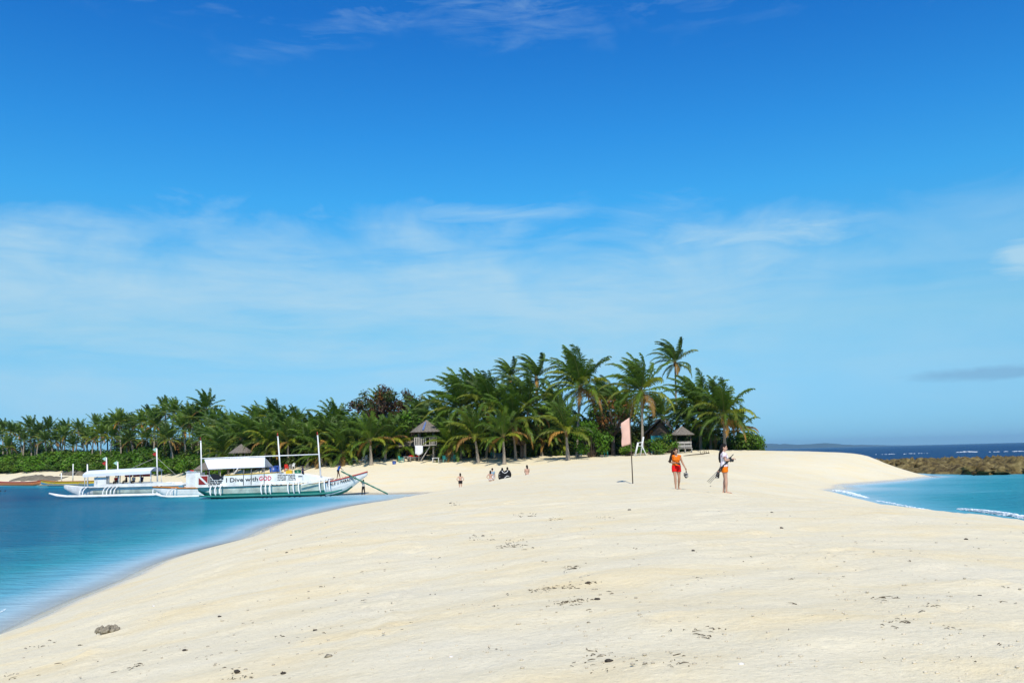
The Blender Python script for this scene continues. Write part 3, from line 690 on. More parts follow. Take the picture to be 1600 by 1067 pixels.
BP_dark = bush_proto(56, 2.6, 3.0, 22, 130, .22, [LD, LG], [5, 2])
TN, BN = ('trunk', 'crown'), ('stem', 'foliage')
def tree_px(px, top, Y, proto, ph, label, group=None, wide=1.0):
    b = onto(px, Y); h = at(px, top, Y).z-b.z; s = h/ph
    return plant('broadleaf_tree', b, proto, TN, label, 'tree', group, (s*wide, s*wide, s), PR.uniform(0, 6.3))
tree_px(588, 596, 131, TP_red, 9.0, 'sea almond tree with dark red-brown leaves topping the grove', wide=.9)
tree_px(636, 602, 134, TP_red, 9.0, 'red-leaved tree behind the lookout hut, half hidden by palms', wide=.7)
tree_px(640, 640, 123, TP_green, 6.5, 'broadleaf tree with lime green leaves left of the lookout hut roof', wide=1.0)
tree_px(958, 612, 121, TP_autumn, 7.0, 'tree with orange and brown dying leaves behind the pink flag', wide=.85)
tree_px(1015, 640, 118, TP_autumn, 7.0, 'thin tree with brown twigs beside the teal cottage', wide=.7)
tree_px(815, 640, 119, TP_dark, 7.0, 'dark broadleaf tree under the brush-crowned palm with pale trunk', wide=.9)
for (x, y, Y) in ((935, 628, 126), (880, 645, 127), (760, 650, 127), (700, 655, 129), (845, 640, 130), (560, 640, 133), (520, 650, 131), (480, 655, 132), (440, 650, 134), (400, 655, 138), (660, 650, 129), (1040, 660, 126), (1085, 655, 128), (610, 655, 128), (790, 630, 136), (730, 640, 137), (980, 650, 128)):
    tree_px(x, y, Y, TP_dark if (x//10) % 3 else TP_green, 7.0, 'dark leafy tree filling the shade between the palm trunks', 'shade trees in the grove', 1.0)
def bush_px(px, Y, proto, label, group=None, s=1.0, sz=None, name='bush'):
    b = onto(px, Y); return plant(name, b, proto, BN, label, 'bush', group, (s, s, sz or s), PR.uniform(0, 6.3))
bush_px(924, 114.5, BP_bright, 'tall bright green bush between the small palm and the pink flag', s=1.05, sz=1.25)
bush_px(1168, 117, BP_green, 'round green bush at the outermost tip of the grove above open water', s=.8, sz=1.0)
bush_px(1160, 118, BP_green, 'green bush beneath the last palms of the grove', s=.8, sz=.9)
bush_px(1022, 109, BP_lime, 'low lime green shrub beside the white lifeguard chair', s=1.3, sz=1.25)
bush_px(1040, 111.5, BP_lime, 'leafy lime shrub in front of the teal cottage', s=1.35, sz=1.7)
bush_px(1050, 113.0, BP_lime, 'pale green shrub reaching up to the thatched shelter', s=1.1, sz=1.4)
bush_px(984, 111, BP_lime, 'small lime shrub at the foot of the trunk behind the flag pole', s=.9, sz=1.1)
for i in range(60):
    px = 380+(i % 30)*24.5+PR.uniform(-8, 8); Y = PR.uniform(127, 136)
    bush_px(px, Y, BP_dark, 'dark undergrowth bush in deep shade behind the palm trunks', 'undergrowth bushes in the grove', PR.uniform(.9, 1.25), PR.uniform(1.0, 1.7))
for x in (-4, 14, 33, 52, 74, 96, 205, 222, 240, 258, 276, 294, 312, 330, 348, 365):
    sx, sy = shore_at(x); tree_px(x+PR.uniform(-4, 4), 693-(x > 190)*14+PR.uniform(-6, 6), sy+50, TP_green if x % 3 else TP_dark, 6.6, 'leafy tree standing in the shade behind the far palm row', 'shade trees behind the far palms', 1.3)
for x in (402, 430, 462, 497, 525, 552, 600, 708, 738, 812, 850, 870, 960, 1085, 1115):
    bush_px(x, PR.uniform(121, 124.5), BP_green if x % 2 else BP_dark, 'leafy green bush tucked between the front palm trunks', 'bushes between the front palms', PR.uniform(.6, .95))
k = 0
for row, (d0, n_, smin, smax) in enumerate(((24.5, 24, .75, 1.1), (28, 24, 1.0, 1.4), (33, 22, 1.1, 1.6), (39, 20, 1.1, 1.6))):
    for i in range(n_):
        px = -15+(370/(n_-1))*i+PR.uniform(-6, 6); sx, sy = shore_at(px); dd = d0+PR.uniform(-1.5, 1.5)
        if px > 215: dd += (px-215)*.045
        s = PR.uniform(smin, smax)*(.62+.38*min(1, max(0, (345-px)/120)))
        Y = sy+dd
        bush_px(px, Y, (BP_scrub, BP_scrub2)[k % 2], 'rounded green scrub bush massed below the far palms', 'scrub bushes of the far shore', s, s*(.8 if row == 0 else 1.0)); k += 1

# ------------------------------------------------------------------ boats
WHITE = mat('white_paint', (.80, .80, .77), .5, .35, .24, 1.1); TEAL = mat('teal_paint', (.012, .19, .15), .45, .4, .3, 1.5)
GREYG = mat('weathered_shaded_hull', (.50, .56, .48), .6, .3, .4, 1.3); TARP = mat('white_tarp', (.70, .74, .80), .55, .3, .08, 1.0, .2, 4)
REDP = mat('red_paint', (.42, .025, .02), .5, .4, .2, 3); MAROON = mat('maroon_paint', (.26, .018, .012), .5, .4, .15, 3)
ORANGE = mat('orange_wood', (.46, .17, .03), .6, .3, .3, 3); YELL = mat('yellow_paint', (.70, .43, .02), .5, .4, .15, 3)
BLACK = mat('black_paint', (.012, .012, .014), .5, .3, .1, 3); DARK = mat('dark_boot', (.03, .035, .02), .7, .2, .4, 2)
BROWNB = mat('keel_brown', (.10, .085, .03), .8, .2, .4, 2); WBLUE = mat('light_blue_paint', (.10, .30, .42), .5, .4, .2, 2)
GREENBAM = mat('green_bamboo', (.03, .17, .11), .5, .3, .4, 4); BAMBOO = mat('dry_bamboo', (.34, .25, .13), .6, .3, .3, 5)
TARP_SHADED = mat('shaded_tarp', (.12, .14, .14), .7, .2, .2, 2); ROPE = mat('rope', (.55, .53, .48), .9, .1)
WALLG = mat('steel_grey', (.16, .17, .17), .6, .3, .2, 3); ORAN2 = mat('bright_orange', (.72, .19, .05), .5, .4, .15, 2)
def text_mesh(s, size, m, depth=.012):
    cu = bpy.data.curves.new('lettering', 'FONT'); cu.body = s; cu.size = size; cu.extrude = depth; cu.resolution_u = 2; cu.offset = size*.012
    o = bpy.data.objects.new('lettering', cu); COL.objects.link(o)
    dg = bpy.context.evaluated_depsgraph_get(); me = bpy.data.meshes.new_from_object(o.evaluated_get(dg))
    bpy.data.objects.remove(o); me.materials.clear(); me.materials.append(m)
    w = max((v.co.x for v in me.vertices), default=0); return me, w
def letter(s, parent, x, y, z, width, height, m, slope=0.0, name='lettering'):
    """lettering standing on the near (-y) side of a boat"""
    me, w = text_mesh(s, 1.0, m)
    sx = width/w; sz = height/.72
    for v in me.vertices:
        c = v.co.copy(); v.co = (c.x*sx, -c.z*1.0, c.y*sz+c.x*sx*slope)
    return link(name, me, parent, (x, y, z))
def hull_mesh(name, st, mats, rows, mfun):
    """st: list of (x, half_beam, sheer_z, keel_z); lofted U sections with real thickness at the rim"""
    mb = MB(); n = len(rows)
    prof = [(-w, t) for (w, t) in rows]+[(w, t) for (w, t) in rows[::-1][1:]]
    k = len(prof)
    for (x, b, s, kz) in st:
        for (w, t) in prof: mb.v.append((x+(t-1)*.0, b*w, kz+(s-kz)*t))
    for i in range(len(st)-1):
        for j in range(k-1):
            mb.f.append((i*k+j, i*k+j+1, (i+1)*k+j+1, (i+1)*k+j)); t = (prof[j][1]+prof[j+1][1])/2
            mb.m.append(mfun((st[i][0]+st[i+1][0])/2, t))
    mb.f.append(tuple(range(k))); mb.m.append(mfun(st[0][0], .5))
    o = len(mb.v)
    for i, (x, b, s, kz) in enumerate(st): mb.v += [(x, -b*.93, s-.06), (x, b*.93, s-.06)]
    for i in range(len(st)-1): mb.f.append((o+2*i, o+2*i+2, o+2*i+3, o+2*i+1)); mb.m.append(mfun(0, 2))
    return mb.mesh(name, mats)
ROWS = [(1.0, 1.0), (.98, .8), (.92, .55), (.8, .32), (.62, .16), (.3, .04), (0, 0)]
def mast(parent, x, y, z0, top, r, tip=None, tipm=None, lean=-.06):
    mb = MB(); h = top-z0; p = (x+lean*h, y, top)
    mb.tube([(x, y, z0), p], [r, r*.75], 8); o = mb.obj('mast', WHITE, parent, True)
    if tip:
        q = MB(); q.tube([p, (p[0]-.03, y, top+.12)], [r*.95, r*.95], 8, 1); q.tube([(p[0]-.03, y, top+.12), (p[0]-.05, y, top+.5)], [r*.8, r*.3], 8, 0)
        q.obj('mast_tip', [tipm, WHITE], o, True)
    return o, Vector(p)
def arm(parent, x, y0, z0, y1, z1, r=.065, dx=.3):
    s = -1 if y1 < y0 else 1; pts = []
    for i in range(7):
        t = i/6; pts.append((x+dx*t*t, y0+(y1-y0)*math.sin(t*math.pi/2), z1+(z0-z1)*math.cos(t*math.pi/2)))
    mb = MB(); mb.tube(pts, r, 6); return mb.obj('outrigger_arm', WHITE, parent, True)
def outrigger(parent, x0, x1, y, z, m, r=.13, up=.35, tipm=None):
    pts = []; n = 14
    for i in range(n+1):
        t = i/n; pts.append((x0+(x1-x0)*t, y, z+up*max(0, (t-.82)/.18)**2+up*.4*max(0, (.12-t)/.12)**2))
    mb = MB(); mb.tube(pts, [r*(.55 if i in (0, n) else 1) for i in range(n+1)], 8)
    o = mb.obj('outrigger_float', m, parent, True); return o

# ---- the big dive boat
B0 = at(445, 700, 96.0)
boat = thing('outrigger_boat', (B0.x, 96.0, 0), 'white and green outrigger boat with red dive flag panel, beached bow on sand', 'boat', rz=math.radians(1.0))
def sheer(x): return 1.22+.12*max(0, (x-1)/3)+(max(0, x-4.2)/4.5)**1.3*.82
st = []
for x in (-8.75, -8.3, -7, -5, -3, -1, 1, 2.5, 3.6, 4.5, 5.3, 6.0, 6.6, 7.2, 7.8, 8.3, 8.75):
    b = 1.42*min(1, (8.95-x)/4.6)**.75 if x > 4 else 1.42
    if x < -7: b = 1.25
    kz = -.30+.6*max(0, (x-3.5)/3)**2 if x < 6.6 else 0.35+(x-6.6)*.77
    if x < -7.5: kz = -.30+(-7.5-x)*.8
    st.append((x, b, sheer(x), min(kz, sheer(x)-.08)))
def hm(x, t):
    if t > 1.5: return 4
    if x > 4.6: return 0 if (t > .22 or x > 7) else 2
    return 1 if t > .48 else (2 if t > .32 else (5 if t > .22 else 3))
hull = link('hull', hull_mesh('hull', st, [WHITE, GREYG, TEAL, DARK, ORANGE, BLACK], ROWS, hm), boat)
q = MB()
for s in (-1, 1):
    q.tube([(x, s*(b+.02), sh+.03) for (x, b, sh, k_) in st if x > 4.0], .07, 6, 0)
q.obj('gunwale', REDP, hull, True)
q = MB(); q.box((6.1, 0, 1.78), (2.6, .5, .05), 0, Matrix.Rotation(-.24, 3, 'Y')); q.obj('bow_plank', ORANGE, boat)
# deck with overhang
q = MB()
top = [(-8.8, 1.24), (-4, 1.28), (0, 1.36), (3, 1.48), (4.9, 1.62)]
for (xa, za), (xb, zb) in zip(top, top[1:]):
    for yy, w in ((0, 3.2),):
        q.add([(xa, -1.6, za), (xa, 1.6, za), (xb, 1.6, zb), (xb, -1.6, zb), (xa, -1.6, za+.17), (xa, 1.6, za+.17), (xb, 1.6, zb+.17), (xb, -1.6, zb+.17)],
              [(0, 1, 2, 3), (7, 6, 5, 4), (0, 3, 7, 4), (1, 5, 6, 2), (0, 4, 5, 1), (3, 2, 6, 7)])
q.obj('deck', WHITE, boat)
def zdeck(x):
    for (xa, za), (xb, zb) in zip(top, top[1:]):
        if x <= xb: return za+(zb-za)*(x-xa)/(xb-xa)+.17
    return top[-1][1]+.17
def panel(x0, x1, z_lo0, z_lo1, z_hi0, z_hi1, y, m, name='side_panel', th=.04):
    q = MB(); q.plate([(x0, y, z_lo0), (x1, y, z_lo1), (x1, y, z_hi1), (x0, y, z_hi0)], th, (0, 1, 0)); return q.obj(name, m, boat)
for s, y in ((1, -1.56), (-1, 1.52)):
    panel(-8.72, -7.55, zdeck(-8.72)-.01, zdeck(-7.55)-.01, 2.5, 2.5, y, WHITE)
    panel(-7.47, -.45, zdeck(-7.47)-.01, zdeck(-.45)-.01, 2.33, 2.52, y, WHITE)
    panel(-.42, 2.25, zdeck(-.42)-.01, zdeck(2.2)-.01, 2.42, 2.36, y, WHITE)
    panel(2.28, 4.7, zdeck(2.25)-.01, zdeck(4.7)-.01, 2.3, 1.83, y, WHITE)
q = MB(); q.tube([(-5.8, -1.56, 2.42), (-.5, -1.56, 2.57)], .05, 6); q.tube([(-5.8, 1.54, 2.42), (-.5, 1.54, 2.57)], .05, 6); q.obj('side_rail', YELL, boat, True)
# dive flag
q = MB(); q.box((-8.08, -1.59, 1.98), (.92, .03, .86)); fl = q.obj('dive_flag_panel', MAROON, boat); tag(fl, 'dark red square panel with a white diagonal stripe')
q = MB(); q.plate([(-8.54, -1.609, 2.40), (-8.40, -1.609, 2.41), (-7.62, -1.609, 1.66), (-7.62, -1.609, 1.56), (-7.76, -1.609, 1.555), (-8.54, -1.609, 2.27)], .008, (0, -1, 0)); q.obj('diagonal_stripe', WHITE, fl)
# black emblem with three barred rows
q = MB(); yb = -1.575
q.plate([(-7.35, yb, 2.46), (-7.2, yb, 2.60), (-7.0, yb, 2.66), (-6.75, yb, 2.60), (-6.6, yb, 2.55), (-6.25, yb, 2.34), (-5.95, yb, 2.50), (-5.88, yb, 2.58), (-5.92, yb, 2.4), (-6.2, yb, 2.12), (-6.45, yb, 2.0), (-7.02, yb, 2.0), (-7.25, yb, 2.3)], .02, (0, -1, 0))
q.plate([(-7.35, yb, 2.28), (-7.12, yb, 2.0), (-7.35, yb, 1.98)], .02, (0, -1, 0)); q.plate([(-5.98, yb, 2.28), (-6.24, yb, 2.02), (-5.98, yb, 2.0)], .02, (0, -1, 0))
for j, (zz, w0, w1) in enumerate(((1.87, -7.35, -6.0), (1.70, -7.35, -6.1), (1.53, -7.35, -6.25))):
    xx = w0
    for wd in ((.42, .2, .55), (.16, .28, .2, .38), (.24, .3, .36))[j]:
        q.box((xx+wd/2, yb-.01, zz), (wd, .02, .11)); xx += wd+.06
q.obj('emblem', BLACK, boat)
letter('I Dive with', boat, -5.75, -1.575, 1.72, 3.35, .44, BLACK, .015)
letter('GOD', boat, -2.3, -1.575, 1.78, 1.3, .46, mat('red_letter', (.62, .01, .05), .5, .3), .015)
# block of small print, too fine to read: rows of broken dark strokes
q = MB(); rp = random.Random(4)
for j in range(4):
    zz = 2.3-j*.165; xx = -.36+.0*j
    while xx < 1.5:
        wd = rp.uniform(.05, .17)
        if not (.52 < xx < .68): q.box((xx+wd/2, -1.572, zz+rp.gauss(0, .008)), (wd, .02, rp.uniform(.06, .115)))
        xx += wd+rp.uniform(.02, .05)
q.box((2.0, -1.572, 2.12), (.42, .02, .1)); tag(q.obj('small_print', mat('faded_black', (.035, .04, .05), .6, .2), boat), kind='stuff')
lt = letter('DALE U PARADOS', boat, 0, 0, 0, 2.9, .27, BLACK)
for v in lt.data.vertices:
    x = 4.75+v.co.x; bb = 1.42*min(1, (8.95-x)/4.6)**.75; v.co = (x, -bb-.035+v.co.y*.5, sheer(x)-.40+v.co.z)
# canopy: ridge tarp with slanted ends
q = MB(); rz_, ez = 4.15, 3.12
q.add([(-8.5, 0, rz_), (-2.1, 0, rz_+.06), (-7.5, -1.75, ez), (-1.65, -1.75, ez+.06), (-7.5, 1.75, ez), (-1.65, 1.75, ez+.06)], [(0, 2, 3, 1), (0, 1, 5, 4)])
q.v += [(x, y, z-.03) for (x, y, z) in q.v]; q.f += [(7, 9, 8, 6), (10, 11, 7, 6)]; q.m += [0, 0]
cn = q.obj('canopy', TARP, boat)
q = MB(); q.plate([(-8.48, -.02, rz_-.06), (-7.5, -1.72, ez), (-7.5, 1.72, ez)], .02, (1, 0, 0)); q.obj('canopy_end', TARP_SHADED, cn)  # end turned from the sun: its shade is put into a darker tarp colour
q = MB(); q.tube([(-8.9, 0, 4.24), (-2, 0, 4.3), (3.6, 0, 4.36)], .065, 6); q.obj('ridge_pole', WHITE, boat, True)
for x in (-7.45, -3.9, -3.1, -1.75):
    for y in (-1.6, 1.6):
        q = MB(); q.tube([(x, y, zdeck(x)-.1), (x, y*.99, ez+.07 if abs(y) > 1 else 4)], .04, 6); q.obj('canopy_post', WALLG, boat, True)
mast(boat, -8.7, 0, 1.3, 6.0, .085, True, MAROON, -.045)
mast(boat, -.35, 0, 1.4, 6.25, .09, True, REDP, -.08)
mast(boat, 3.85, 0, 1.5, 6.25, .09, True, REDP, -.075)
q = MB(); q.box((-9.0, .2, 2.0), (.5, 1.4, 1.5)); q.obj('stern_locker', WHITE, boat)
for s in (-1, 1):
    outrigger(boat, -8.0, 6.6, s*3.0, .30, TEAL, .11, .38)
    for g in ((-7.1, -6.6, -6.1), (-1.9, -1.45, -1.0), (.85, 1.4, 1.95), (4.1, 4.6, 5.1)):
        for x in g: arm(boat, x, s*1.5, zdeck(min(x, 4.9))-.06, s*3.0, .40 if x < 4 else .46)
q = MB(); q.plate([(2.1, -1.72, 1.18), (3.9, -1.72, 1.5), (3.9, -1.72, 1.62), (2.1, -1.72, 1.3)], .05, (0, -1, 0)); q.obj('side_plank', WHITE, boat)
q = MB()
for x in (4.9, 5.7, 6.4): q.tube([(x, -.5, sheer(x)), (x+.35, -.45, sheer(x)+.5), (x+.6, -.35, sheer(x)+.15)], .025, 5)
q.obj('bow_rail', WHITE, boat, True)
jc = MB(); jc.box((.72, -.9, 2.62), (.62, .4, .34)); jc.tube([(.55, -.9, 2.8), (.72, -.9, 2.9), (.9, -.9, 2.8)], .03, 5)
jt = jc.obj('jerry_can', YELL, None); jt.location = (B0.x, 96, .0); tag(jt, 'yellow jerry can standing on the dive boat\'s side panel', 'can')
jt.location.z = -.04
q = MB(); q.box((.72, -1.0, 2.3), (1.2, .9, .1)); q.box((.72, -1.0, 1.9), (1.1, .8, .75)); q.obj('engine_box', WHITE, boat)

# ---- white passenger boat further out, bow to the left
B1 = at(205, 700, 110.0)
pb = thing('outrigger_boat', (B1.x, 110.0, 0), 'white outrigger boat with long flat awning and passengers, pennants on its masts', 'boat', rz=math.radians(180-3))
# local +x is the bow, near side is +y
st = []
for x in (-8.2, -7.6, -6, -4, -2, 0, 2, 4, 5.2, 6.2, 7.0, 7.7, 8.2):
    b = 1.3*min(1, (8.4-x)/4.2)**.7 if x > 4 else 1.3
    st.append((x, b, 1.15+.4*max(0, (x-4)/4.2)**1.5, -.25+(1.35*max(0, (x-5.2)/3)**1.6)))
hull = link('hull', hull_mesh('hull', st, [WHITE, GREYG, TEAL], ROWS, lambda x, t: 0 if (t > 1.5 or x > 3.4 or t > .82) else (1 if t > .35 else 0)), pb)  # grey band paints the shade on the white hull side as colour
q = MB(); q.box((-.8, 0, 1.24), (12.6, 3.1, .14)); q.box((-7.2, 0, 1.36), (1.9, 2.2, .1)); q.obj('deck', WHITE, pb)
for s in (-1, 1):
    q = MB(); q.box((-1.2, s*1.5, 1.43), (9.2, .06, .26)); q.obj('side_board', WHITE, pb)
    outrigger(pb, -7.2, 8.3, s*3.1, .22, WHITE, .17, .45)
    for x in (-4.6, -4.1, .6, 1.05, 1.5, 1.95, 4.4, 4.8): arm(pb, x, s*1.45, 1.25, s*3.1, .3, .06, -.2)
q = MB()
n = 10
for i in range(n+1):
    t = -1+2*i/n; z = 3.32-.42*t*t
    q.v += [(-3.3, 1.75*t, z+.1), (5.0, 1.75*t, z-.1)]
q.f += [(2*i, 2*i+2, 2*i+3, 2*i+1) for i in range(n)]; k0 = len(q.v); q.v += [(x, y, z-.05) for x, y, z in q.v]; q.f += [tuple(k0+j for j in f[::-1]) for f in q.f]; q.m = [0]*len(q.f)
q.plate([(-3.3, 1.76, 3.0), (5.0, 1.76, 2.80), (5.0, 1.76, 2.45), (-3.3, 1.76, 2.65)], .03, (0, 1, 0))
q.obj('awning', TARP, pb, False)
for x in (-3.2, -1.9, -.6, .7, 2.0, 3.4, 4.9):
    for y in (-1.45, 1.45):
        q = MB(); q.tube([(x, y, 1.3), (x, y, 2.98)], .05, 6); q.obj('awning_post', WHITE, pb, True)
PEN = mat('pale_green_cloth', (.35, .55, .45), .8, .1)
def pennant(parent, p, cols, s=1.0):
    for k, c in enumerate(cols):
        q = MB(); z0 = p.z-.55*s*k
        q.plate([(p.x, p.y, z0), (p.x+.42*s, p.y+.1, z0-.25*s), (p.x+.05, p.y, z0-.55*s)], .02, (0, 1, .1)); q.obj('pennant', c, parent)
for (x, top_, cols) in ((2.9, 4.75, (PEN, REDP)), (1.5, 4.2, (PEN,)), (-3.4, 5.7, (PEN, REDP)), (5.3, 4.0, ())):
    mo, p = mast(pb, x, 0, 1.3, top_, .1, lean=.05); pennant(mo, p+Vector((0, .1, .1)), cols, 1.0)
q = MB()
for x in (-.2, -6.8): q.tube([(-3.2, 0, 4.6), (x, 0, 3.4 if x > -3 else 1.4)], .015, 4)
q.obj('mast_stay', ROPE, pb)
q = MB(); q.box((3.0, 1.2, 1.85), (1.5, .5, 1.1)); q.obj('ladder_locker', WHITE, pb)
for k in range(3):
    q = MB(); q.box((-2.6+k*1.1, 1.3, 2.55), (.85, .14, .42)); q.box((-2.6+k*1.1-.2, 1.3, 2.85), (.12, .1, .3)); q.box((-2.6+k*1.1+.2, 1.3, 2.85), (.12, .1, .3)); tag(q.obj('life_vest', REDP, pb), 'red life vest hung under the awning')

# ---- white hull moored behind the dive boat
B2 = at(322, 700, 101.5)
wb = thing('outrigger_boat', (B2.x, 101.5, 0), 'white boat with orange-brown rim tucked behind the stern of the green dive boat', 'boat', rz=math.radians(178))
st = []
for x in (-6.5, -5, -3, -1, 1, 2.6, 3.8, 4.8, 5.5, 5.95):
    b = .85*min(1, (6.1-x)/3.6)**.7 if x > 2.4 else .85
    st.append((x, b, 1.0+.22*max(0, (x-2)/4), -.3+(1.35*max(0, (x-3.6)/2.4)**1.25)))
hull = link('hull', hull_mesh('hull', st, [WHITE, YELL], ROWS, lambda x, t: 1 if t < .2 and x < 3 else 0), wb)
q = MB()
for s in (-1, 1): q.tube([(x, s*b, sh+.03) for (x, b, sh, k_) in st], .09, 6)
q.obj('gunwale', ORANGE, hull, True)
q = MB(); q.box((-2.3, 0, 1.06), (6.6, 1.5, .1)); q.obj('deck', WHITE, wb)
q = MB(); q.box((1.35, .2, 1.95), (1.1, 1.2, 1.7)); q.box((1.35, .2, 2.83), (1.25, 1.35, .07)); q.obj('cabin', WHITE, wb)
q = MB(); q.box((2.6, .3, 1.2), (.5, .4, .3)); q.obj('crate', WBLUE, wb)
for s in (-1, 1):
    outrigger(wb, -6, 4.6, s*2.6, .2, WHITE, .12, .3)
    for x in (-4, 2.9, 3.3): arm(wb, x, s*.8, 1.05, s*2.6, .26, .05, 0)
# ---- bancas on the far shore
def banca(px0, px1, Y0, Y1, label, lo, hi, rim, boom=True, hgt=.9, z=-.1):
    a = onsea_at(px0, Y0); b = onsea_at(px1, Y1); L_ = (b-a).length; c = (a+b)/2
    t = thing('outrigger_canoe', (c.x, c.y, max(0, G(c.x, c.y)-.3)+0), label, 'canoe', rz=math.atan2(b.y-a.y, b.x-a.x))
    st = []
    for i in range(13):
        u = -1+2*i/12; st.append((u*L_/2, .5*(1-u**4*.85), hgt+.35*u**4, z+.55*max(0, abs(u)-.7)/.3))
    h = link('hull', hull_mesh('hull', st, [lo, hi], ROWS, lambda x, t_: 0 if t_ < .6 else 1), t)
    q = MB()
    for s in (-1, 1): q.tube([(x, s*b_, sh+.02) for (x, b_, sh, k_) in st], .08, 6)
    q.obj('gunwale', rim, h, True)
    if boom:
        for s in (-1, 1): outrigger(t, -L_*.4, L_*.4, s*2.2, .3, BAMBOO, .08, .2)
        for x in (-L_*.25, L_*.2):
            q = MB(); q.tube([(x, -2.2, .36), (x, 0, hgt+.15), (x, 2.2, .36)], .05, 6); q.obj('outrigger_arm', BAMBOO, t, True)
    return t
def onsea_at(px, Y): return Vector((at(px, hor(px)+3.7/Y*FPX, Y).x, Y, 0))
t = banca(64, 168, 181, 172, 'yellow and light blue canoe drawn up on the far beach', WBLUE, YELL, ORANGE)
for x, h_ in ((-3.6, 2.6), (-.2, 4.3)): 
    q = MB(); q.tube([(x, 0, .6), (x-.1, 0, h_)], .1, 7); q.obj('mast', WHITE, t, True)
banca(-14, 66, 205, 188, 'long orange canoe lying at the far water\'s edge', ORAN2, ORAN2, REDP, False, .75)

# ------------------------------------------------------------------ huts and beach furniture
THATCH = mat('nipa_thatch', (.19, .165, .135), .95, .08, .4, 5, .9, 18); GREYW = mat('grey_wood', (.36, .33, .29), .9, .15, .35, 5, .5, 14)
DARKW = mat('dark_wood', (.10, .075, .055), .9, .15, .3, 5, .4, 12); CLOTH = mat('white_cloth', (.70, .70, .74), .9, .1, .1, 4)
BLUEC = mat('blue_cloth', (.10, .15, .30), .9, .1, .2, 4); REDC = mat('red_cloth', (.50, .03, .02), .9, .1, .2, 4)
TEALW = mat('teal_wall', (.05, .30, .33), .8, .2, .3, 2); TPL = mat('teal_plastic', (.06, .42, .36), .4, .5, .1, 3)
WPL = mat('white_plastic', (.72, .72, .70), .4, .5, .1, 3); BPL = mat('blue_plastic', (.02, .07, .30), .4, .5, .1, 3); GPL = mat('green_plastic', (.01, .14, .07), .4, .5, .1, 3)
PINKF = mat('pink_cloth', (.86, .58, .50), .85, .1, .08, 3, transl=.3); CORAL = mat('dead_coral', (.30, .26, .19), .95, .1, .5, 9, 1.0, 22)
def thatch_roof(name, parent, r, h, z, n=14, oval=1.0, layers=4):
    """cone of overlapping shaggy thatch courses"""
    rg = random.Random(int(r*100)); o0 = None; mb = MB()
    for k in range(layers):
        t0, t1 = k/layers, (k+1.28)/layers; m_ = n*4
        vs = []
        for j in range(m_):
            a = 2*math.pi*j/m_; r0 = r*t0+.02; jag = rg.uniform(-.05, .05); r1 = r*min(t1, 1.02)+jag
            vs += [(r0*math.cos(a), r0*math.sin(a)*oval, z+h*(1-t0)+.03), (r1*math.cos(a), r1*math.sin(a)*oval, z+h*(1-min(t1, 1.03))+.05-(.05 if j % 2 else 0)), (r1*.97*math.cos(a), r1*.97*math.sin(a)*oval, z+h*(1-min(t1, 1.03))-.05)]
        fs = []
        for j in range(m_):
            j2 = (j+1) % m_; fs += [(3*j, 3*j+1, 3*j2+1, 3*j2), (3*j+1, 3*j+2, 3*j2+2, 3*j2+1)]
        mb.add(vs, fs)
    return mb.obj(name, THATCH, parent)
def posts(parent, pts, z0, z1, r=.07, m=None, name='post'):
    for (x, y) in pts:
        q = MB(); q.tube([(x, y, z0), (x*.98, y, z1)], [r, r*.85], 7); q.obj(name, m or GREYW, parent, True)
def ladder(parent, p0, p1, w, n, m):
    L_ = MB().obj('ladder', m, parent); L_.data.materials.clear()
    q = MB(); p0 = Vector(p0); p1 = Vector(p1)
    for s in (-1, 1): q.tube([p0+Vector((0, s*w/2, 0)), p1+Vector((0, s*w/2, 0))], .055, 6)
    bpy.data.objects.remove(L_); L_ = q.obj('ladder', m, parent, True)
    for i in range(1, n):
        c = p0.lerp(p1, i/n); q = MB(); q.tube([c-Vector((0, w/2, 0)), c+Vector((0, w/2, 0))], .035, 5); q.obj('rung', m, L_, True)
def lookout(px, Y, s, label, stairs_m, tarp=True):
    b = onto(px, Y); t = thing('lookout_hut', b, label, 'hut'); t.scale = (s,)*3
    thatch_roof('roof', t, 2.15, 1.55, 3.75)
    pp = [(1.35*math.cos(a), 1.35*math.sin(a)) for a in [math.pi/4+k*math.pi/2 for k in range(4)]]
    posts(t, pp, -.2, 3.95, .09)
    q = MB(); q.box((0, 0, 1.98), (2.9, 2.9, .14)); q.obj('platform', GREYW, t)
    q = MB()
    for sx, sy, w, d in ((0, -1.4, 2.9, .06), (-1.4, 0, .06, 2.9), (1.4, 0, .06, 2.9)): q.box((sx, sy, 3.0), (w, d, .08))
    rl = q.obj('railing', GREYW, t)
    for i in range(11):
        x = -1.4+2.8*i/10
        if .0 < x < .5: continue
        q = MB(); q.box((0, 0, .5), (.15, .04, .95)); o = q.obj('picket', stairs_m, rl); o.location = (x, -1.42, 2.02)
    ladder(t, (-.55, -2.6, -.05), (.75, -1.45, 2.1), .5, 8, stairs_m)
    return t
lk = lookout(667, 118.5, 1.0, 'two-storey thatched lookout hut on posts with a slanting wooden ladder', GREYW)
q = MB(); q.plate([(-.12, -.62, 5.0), (.06, -.62, 5.0), (-.1, -2.08, 3.95), (-.36, -2.05, 3.95)], .03, (0, -.6, .8)); q.obj('roof_tarp_strip', BLUEC, lk)
q = MB()
for i in range(6):
    for j in range(6): q.v.append((-1.35+i*.2, -1.5-.06*math.sin(i*1.4+j*.5), 1.95-j*.26+(.1*i if j == 5 else 0)*-.0+(abs(i-2.2)*.14 if j == 5 else 0)))
q.f = [(i*6+j, (i+1)*6+j, (i+1)*6+j+1, i*6+j+1) for i in range(5) for j in range(5)]; q.m = [0]*25
hc = q.obj('hanging_cloth', CLOTH, lk, True); md = hc.modifiers.new('thick', 'SOLIDIFY'); md.thickness = .02
q = MB()
